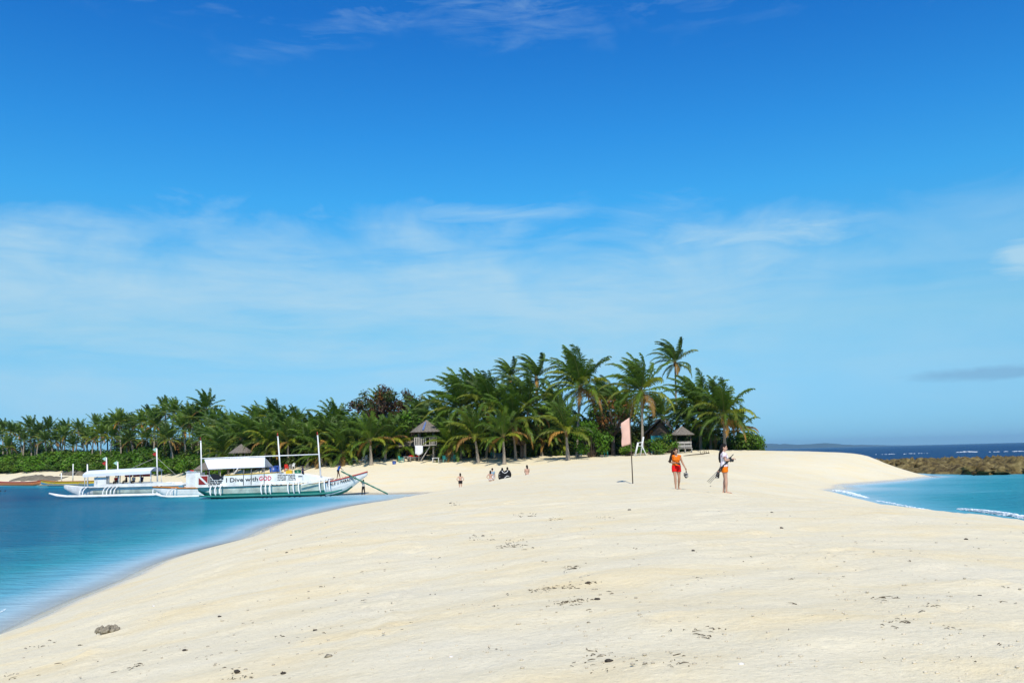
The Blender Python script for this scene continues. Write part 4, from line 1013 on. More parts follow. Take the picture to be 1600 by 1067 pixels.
for i in range(7): q.box((0.0, 0, 0), (.01, .01, .01)) if False else None
def low_shed(px, Y, w, d, h, label, rz=0.0, m=None):
    b = onto(px, Y); t = thing('thatched_shed', b, label, 'shed', rz=rz)
    q = MB(); e = .35
    q.add([(-w/2-e, -d/2-e, h-.1), (w/2+e, -d/2-e, h-.1), (w/2*.6, 0, h+.95), (-w/2*.6, 0, h+.95), (-w/2-e, d/2+e, h-.1), (w/2+e, d/2+e, h-.1)], [(0, 1, 2, 3), (3, 2, 5, 4), (0, 3, 4), (1, 5, 2)])
    q.v += [(x, y, z-.14) for (x, y, z) in q.v]; q.f += [tuple(6+i for i in f[::-1]) for f in q.f[:4]]+[(0, 6, 7, 1), (1, 7, 11, 5), (5, 11, 10, 4), (4, 10, 6, 0)]; q.m = [0]*len(q.f)
    q.obj('roof', THATCH, t)
    posts(t, [(sx*w/2, sy*d/2) for sx in (-1, 1) for sy in (-1, 1)], -.2, h+.1, .07)
    return t
low_shed(643, 121.5, 3.0, 3.0, 1.75, 'low grey thatched shed leaning against the left of the lookout hut')
low_shed(694, 121.5, 1.7, 2.0, 1.8, 'small dark thatched shed to the right of the lookout hut')
lk2 = lookout(377, 123, .76, 'smaller thatched lookout hut with white stairs above the dive boat\'s canopy', WHITE)
low_shed(333, 125, 3.2, 3.0, 2.2, 'low thatched shed half buried in palms beside the smaller lookout hut')
# teal cottage
b = onto(1035, 116.5); t = thing('cottage', b, 'teal walled cottage with dark thatched gable roof behind the lime shrubs', 'cottage', rz=math.radians(78))
q = MB(); q.box((0, 0, 1.1), (3.2, 2.6, 2.6)); q.obj('wall', TEALW, t)
for x in (-.9, .85):
    q = MB(); q.box((x, -1.32, 1.45), (.62, .08, .75)); w_ = q.obj('window', DARKW, t)
    q = MB(); q.box((x, -1.37, 1.06), (.72, .06, .06)); q.obj('window_sill', WHITE, w_)
q = MB(); q.box((0, -1.32, .85), (.7, .07, 1.75)); q.obj('door', DARKW, t)
DTH = mat('dark_thatch', (.085, .08, .08), .95, .08, .4, 5, .9, 18)
q = MB()
for k in range(5):   # overlapping courses on both slopes
    for s in (-1, 1):
        y0, y1 = s*(.42*k), s*(.42*k+.52); z0, z1 = 4.3-.36*k, 4.3-.36*k-.46
        q.plate([(-2.35, y0, z0), (2.35, y0, z0), (2.4, y1, z1), (-2.4, y1, z1)], .09, (0, s*.65, .75))
q.obj('roof', DTH, t)
for s in (-1, 1):
    q = MB(); q.plate([(s*1.58, -1.3, 2.3), (s*1.58, 1.3, 2.3), (s*1.58, 0, 4.1)], .06, (s, 0, 0)); q.obj('gable', DARKW, t)
# shelter with bench
b = onto(1067, 112.0); t = thing('thatched_shelter', b, 'round-topped thatched shelter with a wooden bench under it', 'shelter')
thatch_roof('roof', t, 1.5, 1.05, 2.1)
posts(t, [(-.9, -.8), (.9, -.8), (-.9, .8), (.9, .8)], -.2, 2.45, .07, DARKW)
q = MB(); q.tube([(0, 0, 3.17), (-.7, -.7, 2.52), (-1.1, -.95, 2.2)], .05, 5); q.obj('ridge_cap', GREYW, t, True)
b = onto(1070, 110.3); t = thing('wooden_bench', b, 'grey wooden bench with boarded back before the thatched shelter', 'bench')
for k in range(2):
    q = MB(); q.box((0, 0, .78+.42*k), (1.75, .06, .28)); q.obj('back_board', GREYW, t)
q = MB(); q.box((0, -.25, .5), (1.75, .5, .07)); q.obj('seat', GREYW, t)
for x in (-.8, 0, .8):
    q = MB(); q.box((x, .05, .6), (.09, .07, 1.45)); q.obj('back_post', GREYW, t)
    q = MB(); q.box((x, -.42, .2), (.09, .07, .58)); q.obj('leg', GREYW, t)
# lifeguard chair
b = onto(1001, 108.5); t = thing('lifeguard_chair', b, 'tall white wooden lifeguard chair standing on the sand', 'lifeguard chair')
def bar(parent, a, c, r, m, name): q = MB(); q.tube([a, c], r, 6); return q.obj(name, m, parent, True)
for y in (-.35, .35):
    bar(t, (-.72, y, -.15), (-.28, y, 1.45), .055, WHITE, 'leg'); bar(t, (.72, y, -.15), (.15, y, 1.2), .055, WHITE, 'leg'); bar(t, (-.1, y, -.15), (.42, y, 2.25), .055, WHITE, 'leg')
    bar(t, (-.3, y, 1.55), (.3, y, 1.6), .045, WHITE, 'arm_rest')
    bar(t, (-.28, y, 1.15), (-.28, y, 1.6), .045, WHITE, 'arm_post')
q = MB(); q.box((-.02, 0, 1.17), (.66, .8, .06)); q.obj('seat', WHITE, t)
for k in range(3):
    q = MB(); q.box((.27+.07*k, 0, 1.55+.28*k), (.05, .78, .15)); q.obj('back_slat', WHITE, t)
for k in range(3): bar(t, (-.62+.11*k, -.35, .2+.35*k), (-.62+.11*k, .35, .2+.35*k), .035, WHITE, 'rung')
# pink feather flag
b = onto(988, 46.0); t = thing('flag', b, 'pale pink banner flag on a thin wooden pole planted in the sand', 'flag')
bar(t, (0, 0, -.3), (-.015, 0, 3.38), .028, DARKW, 'pole')
q = MB(); nx, nz = 8, 14
for i in range(nx+1):
    for j in range(nz+1):
        u = i/nx; v = j/nz; x = -.015+.006*v-.46*u*(1+.04*math.sin(v*9)); z = 3.36-.30*u*(1-v*.25)-v*(1.37-.12*u)
        q.v.append((x, .05*math.sin(u*5+v*4)*u, z+.018*math.sin(v*11)*u))
q.f = [(i*(nz+1)+j, i*(nz+1)+j+1, (i+1)*(nz+1)+j+1, (i+1)*(nz+1)+j) for i in range(nx) for j in range(nz)]; q.m = [0]*len(q.f)
fc = q.obj('cloth', PINKF, t, True); md = fc.modifiers.new('thick', 'SOLIDIFY'); md.thickness = .008
q = MB(); q.box((-.215, .012, 2.93), (.26, .004, .02), 0, Matrix.Rotation(-.38, 3, 'Y')); q.obj('print_line', mat('pink_print', (.55, .25, .22), .8, .1), t)
# plastic chairs
def chair(px, Y, m, label, rz=0.0, group=None):
    t = thing('plastic_chair', onto(px, Y), label, 'chair', group, rz)
    q = MB(); q.box((0, 0, .43), (.46, .45, .04)); q.obj('seat', m, t)
    q = MB(); q.plate([(-.23, .2, .45), (.23, .2, .45), (.2, .32, .9), (-.2, .32, .9)], .03, (0, 1, 0)); q.obj('backrest', m, t)
    for sx in (-1, 1):
        for sy in (-1, 1): bar(t, (sx*.24, sy*.23, -.06), (sx*.2, sy*.2, .44), .028, m, 'leg')
        q = MB(); q.box((sx*.24, .0, .66), (.05, .45, .04)); q.obj('armrest', m, t); bar(t, (sx*.24, -.2, .42), (sx*.24, -.2, .66), .024, m, 'arm_post')
    return t
CHG = 'teal plastic chairs under the trees'
chair(627, 117, TPL, 'teal plastic chair left of the lookout hut beside the red cushions', 1.2)
chair(695, 116.5, TPL, 'teal plastic chair standing nearest the lookout hut\'s right posts', .4)
chair(709, 117, TPL, 'teal plastic chair in the shade beyond the one by the hut\'s posts', -.5)
chair(905, 118, TPL, 'teal plastic chair behind the small front palm', 2.6); chair(947, 114.5, TPL, 'dark teal chair at the foot of the bright green bush', 1.6)
chair(771, 120, TPL, 'teal chair in shade left of the yellow-fronded young palm', 1.0)
chair(448, 117.5, REDC, 'red plastic chair behind the dive boat\'s masts', .4)
chair(457, 118, WPL, 'white plastic chair beside the red chair behind the dive boat', -.6)
chair(553, 119.5, TPL, 'teal chair in deep shade left of the short slanting palm', .3)
chair(570, 119, WPL, 'white chair at the foot of the short slanting palm', -.7)
def table(px, Y, w, m, label, h=.72, name='beach_table', cat='table'):
    t = thing(name, onto(px, Y), label, cat)
    q = MB(); q.box((0, 0, h), (w, .7, .06)); q.obj('table_top', m, t)
    for sx in (-1, 1):
        for sy in (-1, 1): bar(t, (sx*(w/2-.08), sy*.28, -.08), (sx*(w/2-.08), sy*.28, h), .04, m, 'leg')
    return t
table(926, 116, 1.0, WPL, 'small white table between the teal chairs behind the palm')
table(637, 117.5, 1.0, GREYW, 'small grey table beside the left teal chair')
table(560, 118.5, 1.9, WPL, 'low white bench-table before the dark shade left of the slanting palm', .4)
table(681, 116.5, .9, WPL, 'low white slatted table at the right foot of the lookout hut', .6)
t = thing('daybed', onto(648, 118.5), 'low daybed with red cushions under the lookout hut', 'daybed')
q = MB(); q.box((0, 0, .45), (1.9, .9, .1)); q.obj('frame', GREYW, t)
for sx in (-1, 1):
    for sy in (-1, 1): bar(t, (sx*.85, sy*.38, -.08), (sx*.85, sy*.38, .45), .045, GREYW, 'leg')
for k in range(2): q = MB(); q.ell((-.42+.84*k, 0, .62), (.42, .4, .14), 10); q.obj('cushion', REDC, t, True)
def bin_(px, Y, m, r, h, label, cat='bin', name='plastic_bin'):
    t = thing(name, onto(px, Y), label, cat)
    q = MB(); q.tube([(0, 0, -.05), (0, 0, h*.1), (0, 0, h)], [r*.8, r*.85, r], 12); q.obj('body', m, t, True)
    q = MB(); q.tube([(0, 0, h-.01), (0, 0, h+.06), (0, 0, h+.1)], [r*1.06, r*1.06, r*.6], 12); q.obj('rim', m, t, True)
bin_(428, 117.5, BPL, .55, .8, 'dark blue plastic drum behind the dive boat\'s middle mast'); bin_(434, 118, BPL, .5, .75, 'second blue drum next to the dark blue one')
bin_(466, 113.5, GPL, .45, .55, 'green plastic tub standing out on the sand'); bin_(616, 116, BPL, .25, .3, 'small blue basin on the sand left of the lookout hut', 'basin', 'basin')
for px, c, nm in ((297, BLUEC, 'blue'), (301, REDC, 'red')):
    t = thing('cloth_banner', onto(px, 143), nm+' cloth banner on a stick above the far beach', 'banner'); bar(t, (0, 0, -.2), (0, 0, 2.4), .03, DARKW, 'stick')
    q = MB(); q.plate([(-.3, -.04, 2.4), (.35, -.06, 2.36), (.33, -.03, 1.5), (-.28, -.05, 1.55)], .02, (0, -1, 0)); q.obj('cloth', c, t)
# parked paddle canoe in the shade
t = thing('driftwood_log', onto(212, 147), 'long pale bamboo pole lying along the top of the far beach', 'log')
q = MB(); q.tube([(-3, 0, .25), (4, 1.5, .5), (13, 2.0, .35)], [.1, .12, .08], 7); q.obj('pole', BAMBOO, t, True)
# driftwood branch
t = thing('driftwood', onto(1092, 105), 'dead dark branch with twigs lying on pale sand', 'branch'); rd = random.Random(9)
q = MB(); q.tube([(-1.8, 0, .03), (-.7, .1, .14), (.4, 0, .2), (1.2, .1, .3)], [.04, .06, .075, .05], 6); q.obj('stem', DARKW, t, True)
for k in range(9):
    x = .2+k*.13; a = rd.uniform(-1, 1); q = MB(); q.tube([(x, 0, .2), (x+.2*a, rd.uniform(-.3, .3), .45), (x+.45*a, rd.uniform(-.5, .5), .5+rd.random()*.35)], [.03, .02, .008], 5); q.obj('twig', DARKW, t, True)

# ------------------------------------------------------------------ beach litter
def ground_px(px, py):
    """march the view ray down to the sand"""
    d = ray(px, py).normalized(); s = 4.0
    xs_ = []; ss = np.arange(4, 140, .25)
    x = CAM.x+d.x*ss; y = CAM.y+d.y*ss; z = CAM.z+d.z*ss; hgt = height(x, y); w = np.where(z <= hgt)[0]
    i = w[0] if len(w) else len(ss)-1
    return Vector((x[i], y[i], sand_z(np.array([x[i]]), np.array([y[i]]))[0]))
# coral head
p = ground_px(168, 990); t = thing('coral_lump', p, 'lump of dead branching coral on the sand near the left waterline', 'coral'); rc = random.Random(2)
for k in range(34):
    a = rc.uniform(0, 6.3); r_ = rc.random()**.5*.12; o = link('branch', rock_mesh('branch', k+20, (.026, .026, rc.uniform(.03, .055)), 8, .6, CORAL), t, (r_*1.25*math.cos(a), r_*math.sin(a), .01+.045*(1-r_/.14)))
    o.rotation_euler = (rc.gauss(0, .5), rc.gauss(0, .5), a)
LIT = [(953, 1049, .055, 'dark'), (1531, 930, .04, 'dark'), (513, 1033, .055, 'grey'), (455, 838, .05, 'dark'), (448, 868, .045, 'dark'), (1221, 823, .055, 'dark'), (1206, 804, .05, 'dark'), (934, 939, .05, 'dark'), (918, 909, .05, 'dark'), (443, 1056, .045, 'dark'), (288, 1017, .04, 'dark'),
       (370, 1058, .05, 'dark'), (492, 981, .04, 'dark'), (343, 963, .035, 'dark'), (1083, 861, .04, 'dark'), (704, 788, .08, 'dark'), (983, 795, .07, 'dark'), (1061, 757, .05, 'dark'), (1263, 789, .07, 'dark'), (1186, 775, .05, 'dark'), (1110, 759, .05, 'dark'), (240, 952, .04, 'pale'), (705, 1036, .03, 'pale'), (1160, 1050, .03, 'pale'), (1509, 842, .05, 'dark'), (755, 840, .05, 'dark')]
near = {(953, 1049): 'small dark grey pebble of coral closest to the heap-free foreground sand', (1531, 930): 'small round dark stone near the low heap of sand', (513, 1033): 'small grey flake of coral on the foreground sand right of the coral lump'}
DST = mat('dark_stone', (.06, .05, .04), .95, .1, .4, 12, .8, 30)
for i, (x, y, r_, c) in enumerate(LIT):
    r_ *= .62
    p = ground_px(x, y); m_ = {'dark': DST, 'grey': CORAL, 'pale': mat('pale_shell', (.7, .66, .6), .8, .2)}[c]
    o = link('pebble', rock_mesh('pebble', i+60, (r_, r_*.8, r_*.5), 8, .4, m_), None, p+Vector((0, 0, r_*.15)))
    if (x, y) in near: tag(o, near[(x, y)], 'stone')
    elif c == 'pale': tag(o, 'tiny pale shell lying on the sand', 'shell', 'pale shells on the sand')
    else: tag(o, 'small dark bit of stone or coral lying on the open sand', 'stone', 'dark pebbles on the sand')
# dried weed and twigs in tide lines, too many to count
q = MB(); rw = random.Random(12)
lines = [((800, 852), (825, 856), 14), ((832, 918), (930, 908), 34), ((868, 944), (918, 938), 26), ((880, 886), (902, 883), 14), ((782, 852), (818, 848), 20), ((700, 786), (712, 790), 6), ((815, 808), (840, 804), 10), ((860, 812), (880, 808), 8), ((930, 813), (965, 810), 10), ((735, 842), (760, 840), 10), ((1080, 995), (1130, 992), 7), ((915, 1036), (950, 1030), 6), ((905, 1058), (960, 1060), 5), ((1050, 1052), (1068, 1046), 5), ((10, 1060), (30, 1052), 6), ((190, 1050), (215, 1045), 6), ((355, 1061), (385, 1056), 7), ((1380, 938), (1405, 938), 8), ((1390, 980), (1420, 978), 8), ((60, 1010), (90, 1006), 8), ((1440, 955), (1460, 953), 5)]
spots = []
for (a, c, n_) in lines:
    for i in range(n_):
        u = rw.random(); spots.append((a[0]+(c[0]-a[0])*u+rw.gauss(0, 6), a[1]+(c[1]-a[1])*u+rw.gauss(0, 2.0)))
for i in range(70): spots.append((rw.uniform(0, 1600), 790+270*rw.random()**.8))
for (x, y) in spots:
    p = ground_px(x, y)
    if p.z < .12: continue
    for _k in range(rw.randint(1, 3)):
        c = p+Vector((rw.gauss(0, .03), rw.gauss(0, .05), 0))*(1+p.y/30); L_ = rw.uniform(.004, .02)*(1+p.y/30)*rw.choice((.6, 1, 1.8)); a = rw.uniform(0, 3.14); w_ = .0015*(1+p.y/14)*rw.uniform(.5, 1.4)
        d = Vector((math.cos(a), math.sin(a), 0))*L_
        q.tube([c-d+Vector((0, 0, .003)), c+Vector((rw.gauss(0, .008), rw.gauss(0, .008), .008)), c+d+Vector((0, 0, .003))], [w_, w_*1.4, w_*.5], 4)
tag(q.obj('beach_litter', mat('dried_weed', (.10, .075, .045), .95, .1, .4, 5)), kind='stuff')
q = MB()
for i in range(700):
    x, y = rw.uniform(-20, 1620), 800+265*rw.random()**.7
    p = ground_px(x, y) if i % 2 == 0 else p+Vector((rw.gauss(0, .25), rw.gauss(0, .3), 0))
    if p.z < .15: continue
    pz = sand_z(np.array([p.x]), np.array([p.y]))[0]; s = rw.uniform(.004, .012)*(1+p.y/40)
    q.ell((p.x, p.y, pz+s*.2), (s*1.3, s, s*.7), 5)
tag(q.obj('coral_crumbs', mat('coral_crumb', (.50, .44, .33), .95, .1, .5, 3, coord='Generated'), smooth=True), kind='stuff')

# ------------------------------------------------------------------ people
SKIN = mat('skin_tan', (.42, .235, .15), .55, .35, .08, 6); SKIN2 = mat('skin_brown', (.16, .085, .05), .55, .35, .08, 6); SKIN3 = mat('skin_fair', (.52, .31, .22), .55, .35, .08, 6)
HAIR = mat('black_hair', (.010, .007, .006), .65, .15, .2, 20, .4, 60); HAIRB = mat('dark_brown_hair', (.024, .012, .008), .65, .15, .2, 20, .4, 60)
def cloth_mat(n, c, **k): return mat(n, c, .85, .1, .12, 6, .25, 25, **k)
C_OR = cloth_mat('orange_top_cloth', (.80, .17, .012)); C_RED = cloth_mat('red_short_cloth', (.68, .012, .012)); C_OR2 = cloth_mat('orange_short_cloth', (.78, .19, .01))
C_BLU = cloth_mat('blue_shirt_cloth', (.03, .11, .42)); C_GRY = cloth_mat('grey_shirt_cloth', (.42, .42, .40)); C_BLK = cloth_mat('black_cloth', (.015, .015, .018)); C_PALE = cloth_mat('grey_blue_shirt', (.24, .34, .42)); C_WHT = cloth_mat('white_swim_cloth', (.70, .70, .70)); C_NAVY = cloth_mat('navy_cloth', (.02, .03, .10))
def floral():
    M = bpy.data.materials.new('pink_print_blouse'); M.use_nodes = True; nt = M.node_tree; p = nt.nodes['Principled BSDF']; p.inputs['Roughness'].default_value = .85
    tc = N(nt, 'ShaderNodeTexCoord').outputs['Object']; v = N(nt, 'ShaderNodeTexVoronoi', i_Scale=16.0); nt.links.new(mapping(nt, tc, (1, 1, .7)), v.inputs[0])
    c = ramp(nt, v.outputs['Distance'], [(.16, (.34, .14, .22)), (.3, (.62, .45, .50)), (.5, (.74, .70, .72))]); nt.links.new(c, p.inputs['Base Color']); return M
C_FLO = floral()
DEF = dict(P=(0, 0, .86), C=(0, .0, 1.15), Nk=(0, -.01, 1.335), Hd=(0, .015, 1.485),
           SR=(.158, -.01, 1.285), ER=(.205, -.03, 1.03), WR=(.215, .05, .80), SL=(-.158, -.01, 1.285), EL=(-.205, -.03, 1.03), WL=(-.215, .05, .80),
           HR=(.082, 0, .84), KR=(.088, .025, .46), AR=(.088, -.025, .075), HL=(-.082, 0, .84), KL=(-.088, .025, .46), AL=(-.088, -.025, .075))
def lerp(a, b, t): return Vector(a).lerp(Vector(b), t)
def remesh(o, vox, smooth=6):
    r = o.modifiers.new('fuse', 'REMESH'); r.mode = 'VOXEL'; r.voxel_size = vox; r.use_smooth_shade = True
    s = o.modifiers.new('smooth', 'SMOOTH'); s.iterations = smooth; s.factor = .5
def person(label, loc, rz, H, pose, skin, wear, hair, hi=False, group=None, bust=0.0, tilt=None, look=0.0):
    """continuous fused body, facing local +y; wear: list of (kind, material)"""
    J = {k: Vector(v) for k, v in {**DEF, **pose}.items()}; s = H/1.6
    t = thing('person', loc, label, 'person', group, rz); t.scale = (s,)*3
    P, C, Nk, Hd = J['P'], J['C'], J['Nk'], J['Hd']; ax = (Nk-P).normalized()
    low = P-ax*.07; fw = Vector((0, 1, 0))
    sec = [(low, .125, .09), (P, .158, .108), (lerp(P, C, .3), .146, .1), (lerp(P, C, .62), .118, .083), (C, .142, .102), (lerp(C, Nk, .55), .15, .09), (lerp(C, Nk, .82), .115, .07), (Nk, .055, .055), (lerp(Nk, Hd, .5), .048, .052)]
    def torso(mb, a, b, grow, flare=0.0):
        ss = sec[a:b]; mb.tube([q[0] for q in ss], 1, 14, 0, True, [(q[1]+grow, q[2]+grow) for q in ss])
    b = MB(); torso(b, 0, len(sec), 0)
    hu = (Hd-Nk).normalized()
    hr = Matrix.Rotation(look, 3, 'Z') @ (Matrix.Rotation(tilt or 0, 3, 'X'))
    b.ell(Hd, (.073, .09, .112), 14, 0, hr); b.ell(Hd+hr @ Vector((0, .045, -.055)), (.05, .05, .055), 10, 0, hr)
    b.ell(Hd+hr @ Vector((0, .094, -.022)), (.014, .02, .026), 8, 0, hr)
    for sx in (-1, 1): b.ell(Hd+hr @ Vector((sx*.074, -.005, -.01)), (.014, .025, .034), 8, 0, hr)
    if bust:
        for sx in (-1, 1): b.ell(C+Vector((sx*.065, .07, .0)), (.065, .06, .065), 10)
    for S_, E_, W_, sg in (('SR', 'ER', 'WR', 1), ('SL', 'EL', 'WL', -1)):
        S, E, Wp = J[S_], J[E_], J[W_]
        b.ell(S, (.055, .052, .055), 10); b.tube([S, lerp(S, E, .35), E, lerp(E, Wp, .3), Wp], [.047, .045, .036, .037, .025], 10)
        d = (Wp-E).normalized(); side = d.cross(Vector((0, 0, 1)))
        if side.length < .2: side = d.cross(fw)
        side.normalize(); up = side.cross(d)
        w2 = side if abs(d.z) < .6 else Vector((0, 1, 0)); w2 = (w2-d*w2.dot(d)).normalized(); nr = d.cross(w2)
        pe = Wp+d*.085
        b.tube([Wp, lerp(Wp, pe, .5), pe], 1, 10, 0, True, [(.024, .02), (.034, .02), (.036, .016)])
        b.ell(lerp(Wp, pe, .6), (.03, .03, .03), 8)
        cu = nr*(-1 if nr.dot(-fw) > 0 else 1)
        for k in range(4):
            f0 = pe+w2*(-.027+.018*k)-d*.01; L_ = (.062, .072, .068, .052)[k]
            b.tube([f0, f0+d*L_*.5+cu*.006, f0+d*L_*.82+cu*.03, f0+d*L_*.85+cu*.05], [.009, .0088, .008, .0065], 6)
        th = Wp+d*.03+w2*.03; b.tube([th, th+d*.03+w2*.022, th+d*.06+w2*.02+cu*.015], [.012, .0105, .008], 6)
    for H_, K_, A_, sg in (('HR', 'KR', 'AR', 1), ('HL', 'KL', 'AL', -1)):
        h, k, a = J[H_], J[K_], J[A_]
        b.ell(h, (.085, .09, .09), 10); b.tube([h, lerp(h, k, .35), lerp(h, k, .8), k, lerp(k, a, .3), lerp(k, a, .7), a], [.085, .078, .056, .05, .052, .036, .031], 12)
        tf = a+Vector((sg*.02, .05, -.04)); b.tube([a+Vector((0, -.045, -.045)), a+Vector((0, .0, -.035)), tf, a+Vector((sg*.03, .145, -.055)), a+Vector((sg*.03, .175, -.06))], 1, 10, 0, True, [(.025, .022), (.033, .036), (.037, .028), (.043, .017), (.03, .012)])
    body = b.obj('body', skin, t, True); remesh(body, .0075 if hi else .016, 4 if hi else 5)
    if hi:
        for sx in (-1, 1):
            q = MB(); q.ell(Hd+hr @ Vector((sx*.03, .083, .01)), (.013, .008, .007), 8, 0, hr); q.obj('eye', HAIR, t, True)
        q = MB(); q.ell(Hd+hr @ Vector((0, .09, -.062)), (.024, .008, .007), 8, 0, hr); q.obj('mouth', mat('lips', (.36, .10, .09), .5, .3), t, True)
    for kind, m_ in wear:
        g = MB()
        if kind in ('top', 'vest', 'blouse'):
            torso(g, 1, 7 if kind != 'vest' else 6, .022 if kind != 'blouse' else .03)
            if kind == 'vest':
                for sx in (-1, 1): g.tube([C+Vector((sx*.075, .115, .06)), lerp(C, Nk, .75)+Vector((sx*.095, .075, 0)), Nk+Vector((sx*.115, -.01, -.02)), C+Vector((sx*.09, -.1, .06))], 1, 8, 0, True, [(.05, .03)]*4)
            if bust:
                for sx in (-1, 1): g.ell(C+Vector((sx*.065, .075, .0)), (.08, .075, .08), 10)
            for S_, E_ in (('SR', 'ER'), ('SL', 'EL')):
                S, E = J[S_], J[E_]; ln = {'top': .5, 'vest': .05, 'blouse': .55}[kind]
                g.ell(S, (.07, .066, .066) if kind != 'vest' else (.058, .06, .06), 10); g.tube([S, lerp(S, E, ln)], [.066, .062 if kind != 'blouse' else .08], 12)
            nm = 'shirt'
        elif kind == 'shorts':
            torso(g, 0, 3, .024)
            for H_, K_ in (('HR', 'KR'), ('HL', 'KL')):
                h, k = J[H_], J[K_]; g.ell(h, (.102, .108, .1), 10); g.tube([h, lerp(h, k, .42)], [.104, .104], 12)
            nm = 'shorts'
        elif kind == 'bottom':
            torso(g, 0, 2, .02)
            for H_ in ('HR', 'HL'): g.ell(J[H_], (.098, .102, .07), 10)
            nm = 'swim_bottom'
        elif kind == 'trousers':
            torso(g, 0, 3, .022)
            for H_, K_, A_ in (('HR', 'KR', 'AR'), ('HL', 'KL', 'AL')):
                h, k, a = J[H_], J[K_], J[A_]; g.ell(h, (.1, .105, .1), 10); g.tube([h, k, lerp(k, a, .85)], [.1, .075, .062], 12)
            nm = 'trousers'
        elif kind == 'strap':
            g.tube([lerp(C, Nk, .1)+Vector((.0, 0, 0)), lerp(C, Nk, .22)], 1, 14, 0, True, [(.152, .112), (.155, .11)]); nm = 'swim_top'
        o = g.obj(nm, m_, t, True); remesh(o, .012 if hi else .018, 4)
    g = MB(); hm_, style = hair
    g.ell(Hd+hr @ Vector((0, -.018, .028)), (.086, .095, .105), 14, 0, hr)
    if style == 'long':
        bk = Hd+Vector((0, -.06, 0)); g.tube([bk+Vector((0, 0, .04)), bk+Vector((0, -.035, -.1)), Nk+Vector((0, -.10, -.06)), C+Vector((0, -.135, -.03)), C+Vector((0, -.13, -.16))], 1, 12, 0, True, [(.08, .06), (.092, .055), (.10, .05), (.085, .04), (.04, .02)])
    elif style == 'mid':
        bk = Hd+Vector((0, -.05, 0)); g.tube([bk+Vector((0, 0, .03)), bk+Vector((0, -.03, -.1)), Nk+Vector((0, -.08, -.03))], 1, 12, 0, True, [(.08, .06), (.085, .055), (.05, .03)])
    elif style == 'blown':
        for k in range(6):
            e = k/5; a0 = Hd+Vector((.05-.05*e, -.05-.03*e, .02)); g.tube([a0, a0+Vector((.075, -.02, -.1)), a0+Vector((.125+.05*e, .02, -.22)), a0+Vector((.15+.10*e, .045, -.36-.05*e)), a0+Vector((.20+.12*e, .06, -.48+.08*e))], [.05, .052, .046, .034, .012], 8)
        g.tube([Hd+Vector((-.02, -.07, .02)), Hd+Vector((0, -.09, -.14)), Hd+Vector((.05, -.09, -.3))], [.07, .07, .03], 10)
    o = g.obj('hair', hm_, t, True); remesh(o, .012 if hi else .018, 4)
    return t
def foot(px, Y): p = onto(px, Y); p.z = float(sand_z(np.array([p.x]), np.array([p.y]))[0]); return p
def held(name, mb, mats, label, cat, smooth=True, loc=(0, 0, 0)): return tag(mb.obj(name, mats, None, smooth, loc), label, cat)

# woman walking towards the camera
p1 = foot(1057, 34.6)
w1 = person('woman in orange top and red shorts walking on the sand with wind-blown hair', p1, math.pi+.12, 1.60,
       dict(ER=(.235, -.07, 1.06), WR=(.07, .19, 1.02), EL=(-.245, -.01, 1.04), WL=(-.325, .07, .83), KR=(.09, .10, .47), AR=(.092, .11, .075), KL=(-.085, .03, .455), AL=(-.09, -.13, .085), Hd=(.01, .045, 1.475), SL=(-.16, -.01, 1.27)),
       SKIN, [('vest', C_OR), ('shorts', C_RED)], (HAIRB, 'blown'), True, None, 1.0, -.28, .2)
def loc_of(t, v): # local point of a person in the world
    return Matrix.Translation(t.location) @ Matrix.Rotation(t.rotation_euler[2], 4, 'Z') @ Matrix.Scale(t.scale[0], 4) @ Vector(v)
MASK = mat('clear_grey_rubber', (.30, .29, .27), .35, .5, .3, 8); BLKP = mat('black_plastic', (.015, .015, .016), .4, .5)
h1 = loc_of(w1, (-.345, .085, .745))
q = MB(); q.tube([h1+Vector((0, 0, .03)), h1+Vector((.01, -.01, -.06)), h1+Vector((.0, 0, -.12))], [.012, .02, .03], 8, 1)
q.ell(h1+Vector((.0, 0, -.16)), (.085, .05, .06), 12, 0); q.ell(h1+Vector((-.01, -.035, -.165)), (.055, .025, .035), 10, 1); q.ell(h1+Vector((.02, .0, -.235)), (.07, .045, .05), 12, 0)
q.tube([h1+Vector((-.07, 0, -.1)), h1+Vector((-.08, -.01, -.2)), h1+Vector((-.03, -.02, -.29)), h1+Vector((.03, -.01, -.29))], .016, 8, 1)
held('snorkel_mask', q, [MASK, BLKP], 'grey diving mask with snorkel hanging from the hand of the woman in orange', 'diving mask')
h2 = loc_of(w1, (.0, .25, 1.0)); q = MB(); q.box(h2, (.17, .05, .07), 0, Matrix.Rotation(.35, 3, 'Y')); q.tube([h2+Vector((0, -.02, 0)), h2+Vector((0, -.075, -.005))], .028, 10); q.tube([h2+Vector((.08, 0, -.02)), h2+Vector((.1, .0, -.12)), h2+Vector((.06, .0, -.2))], .008, 5)
held('compact_camera', q, BLKP, 'small black camera held at the waist by the woman in orange', 'camera', False)

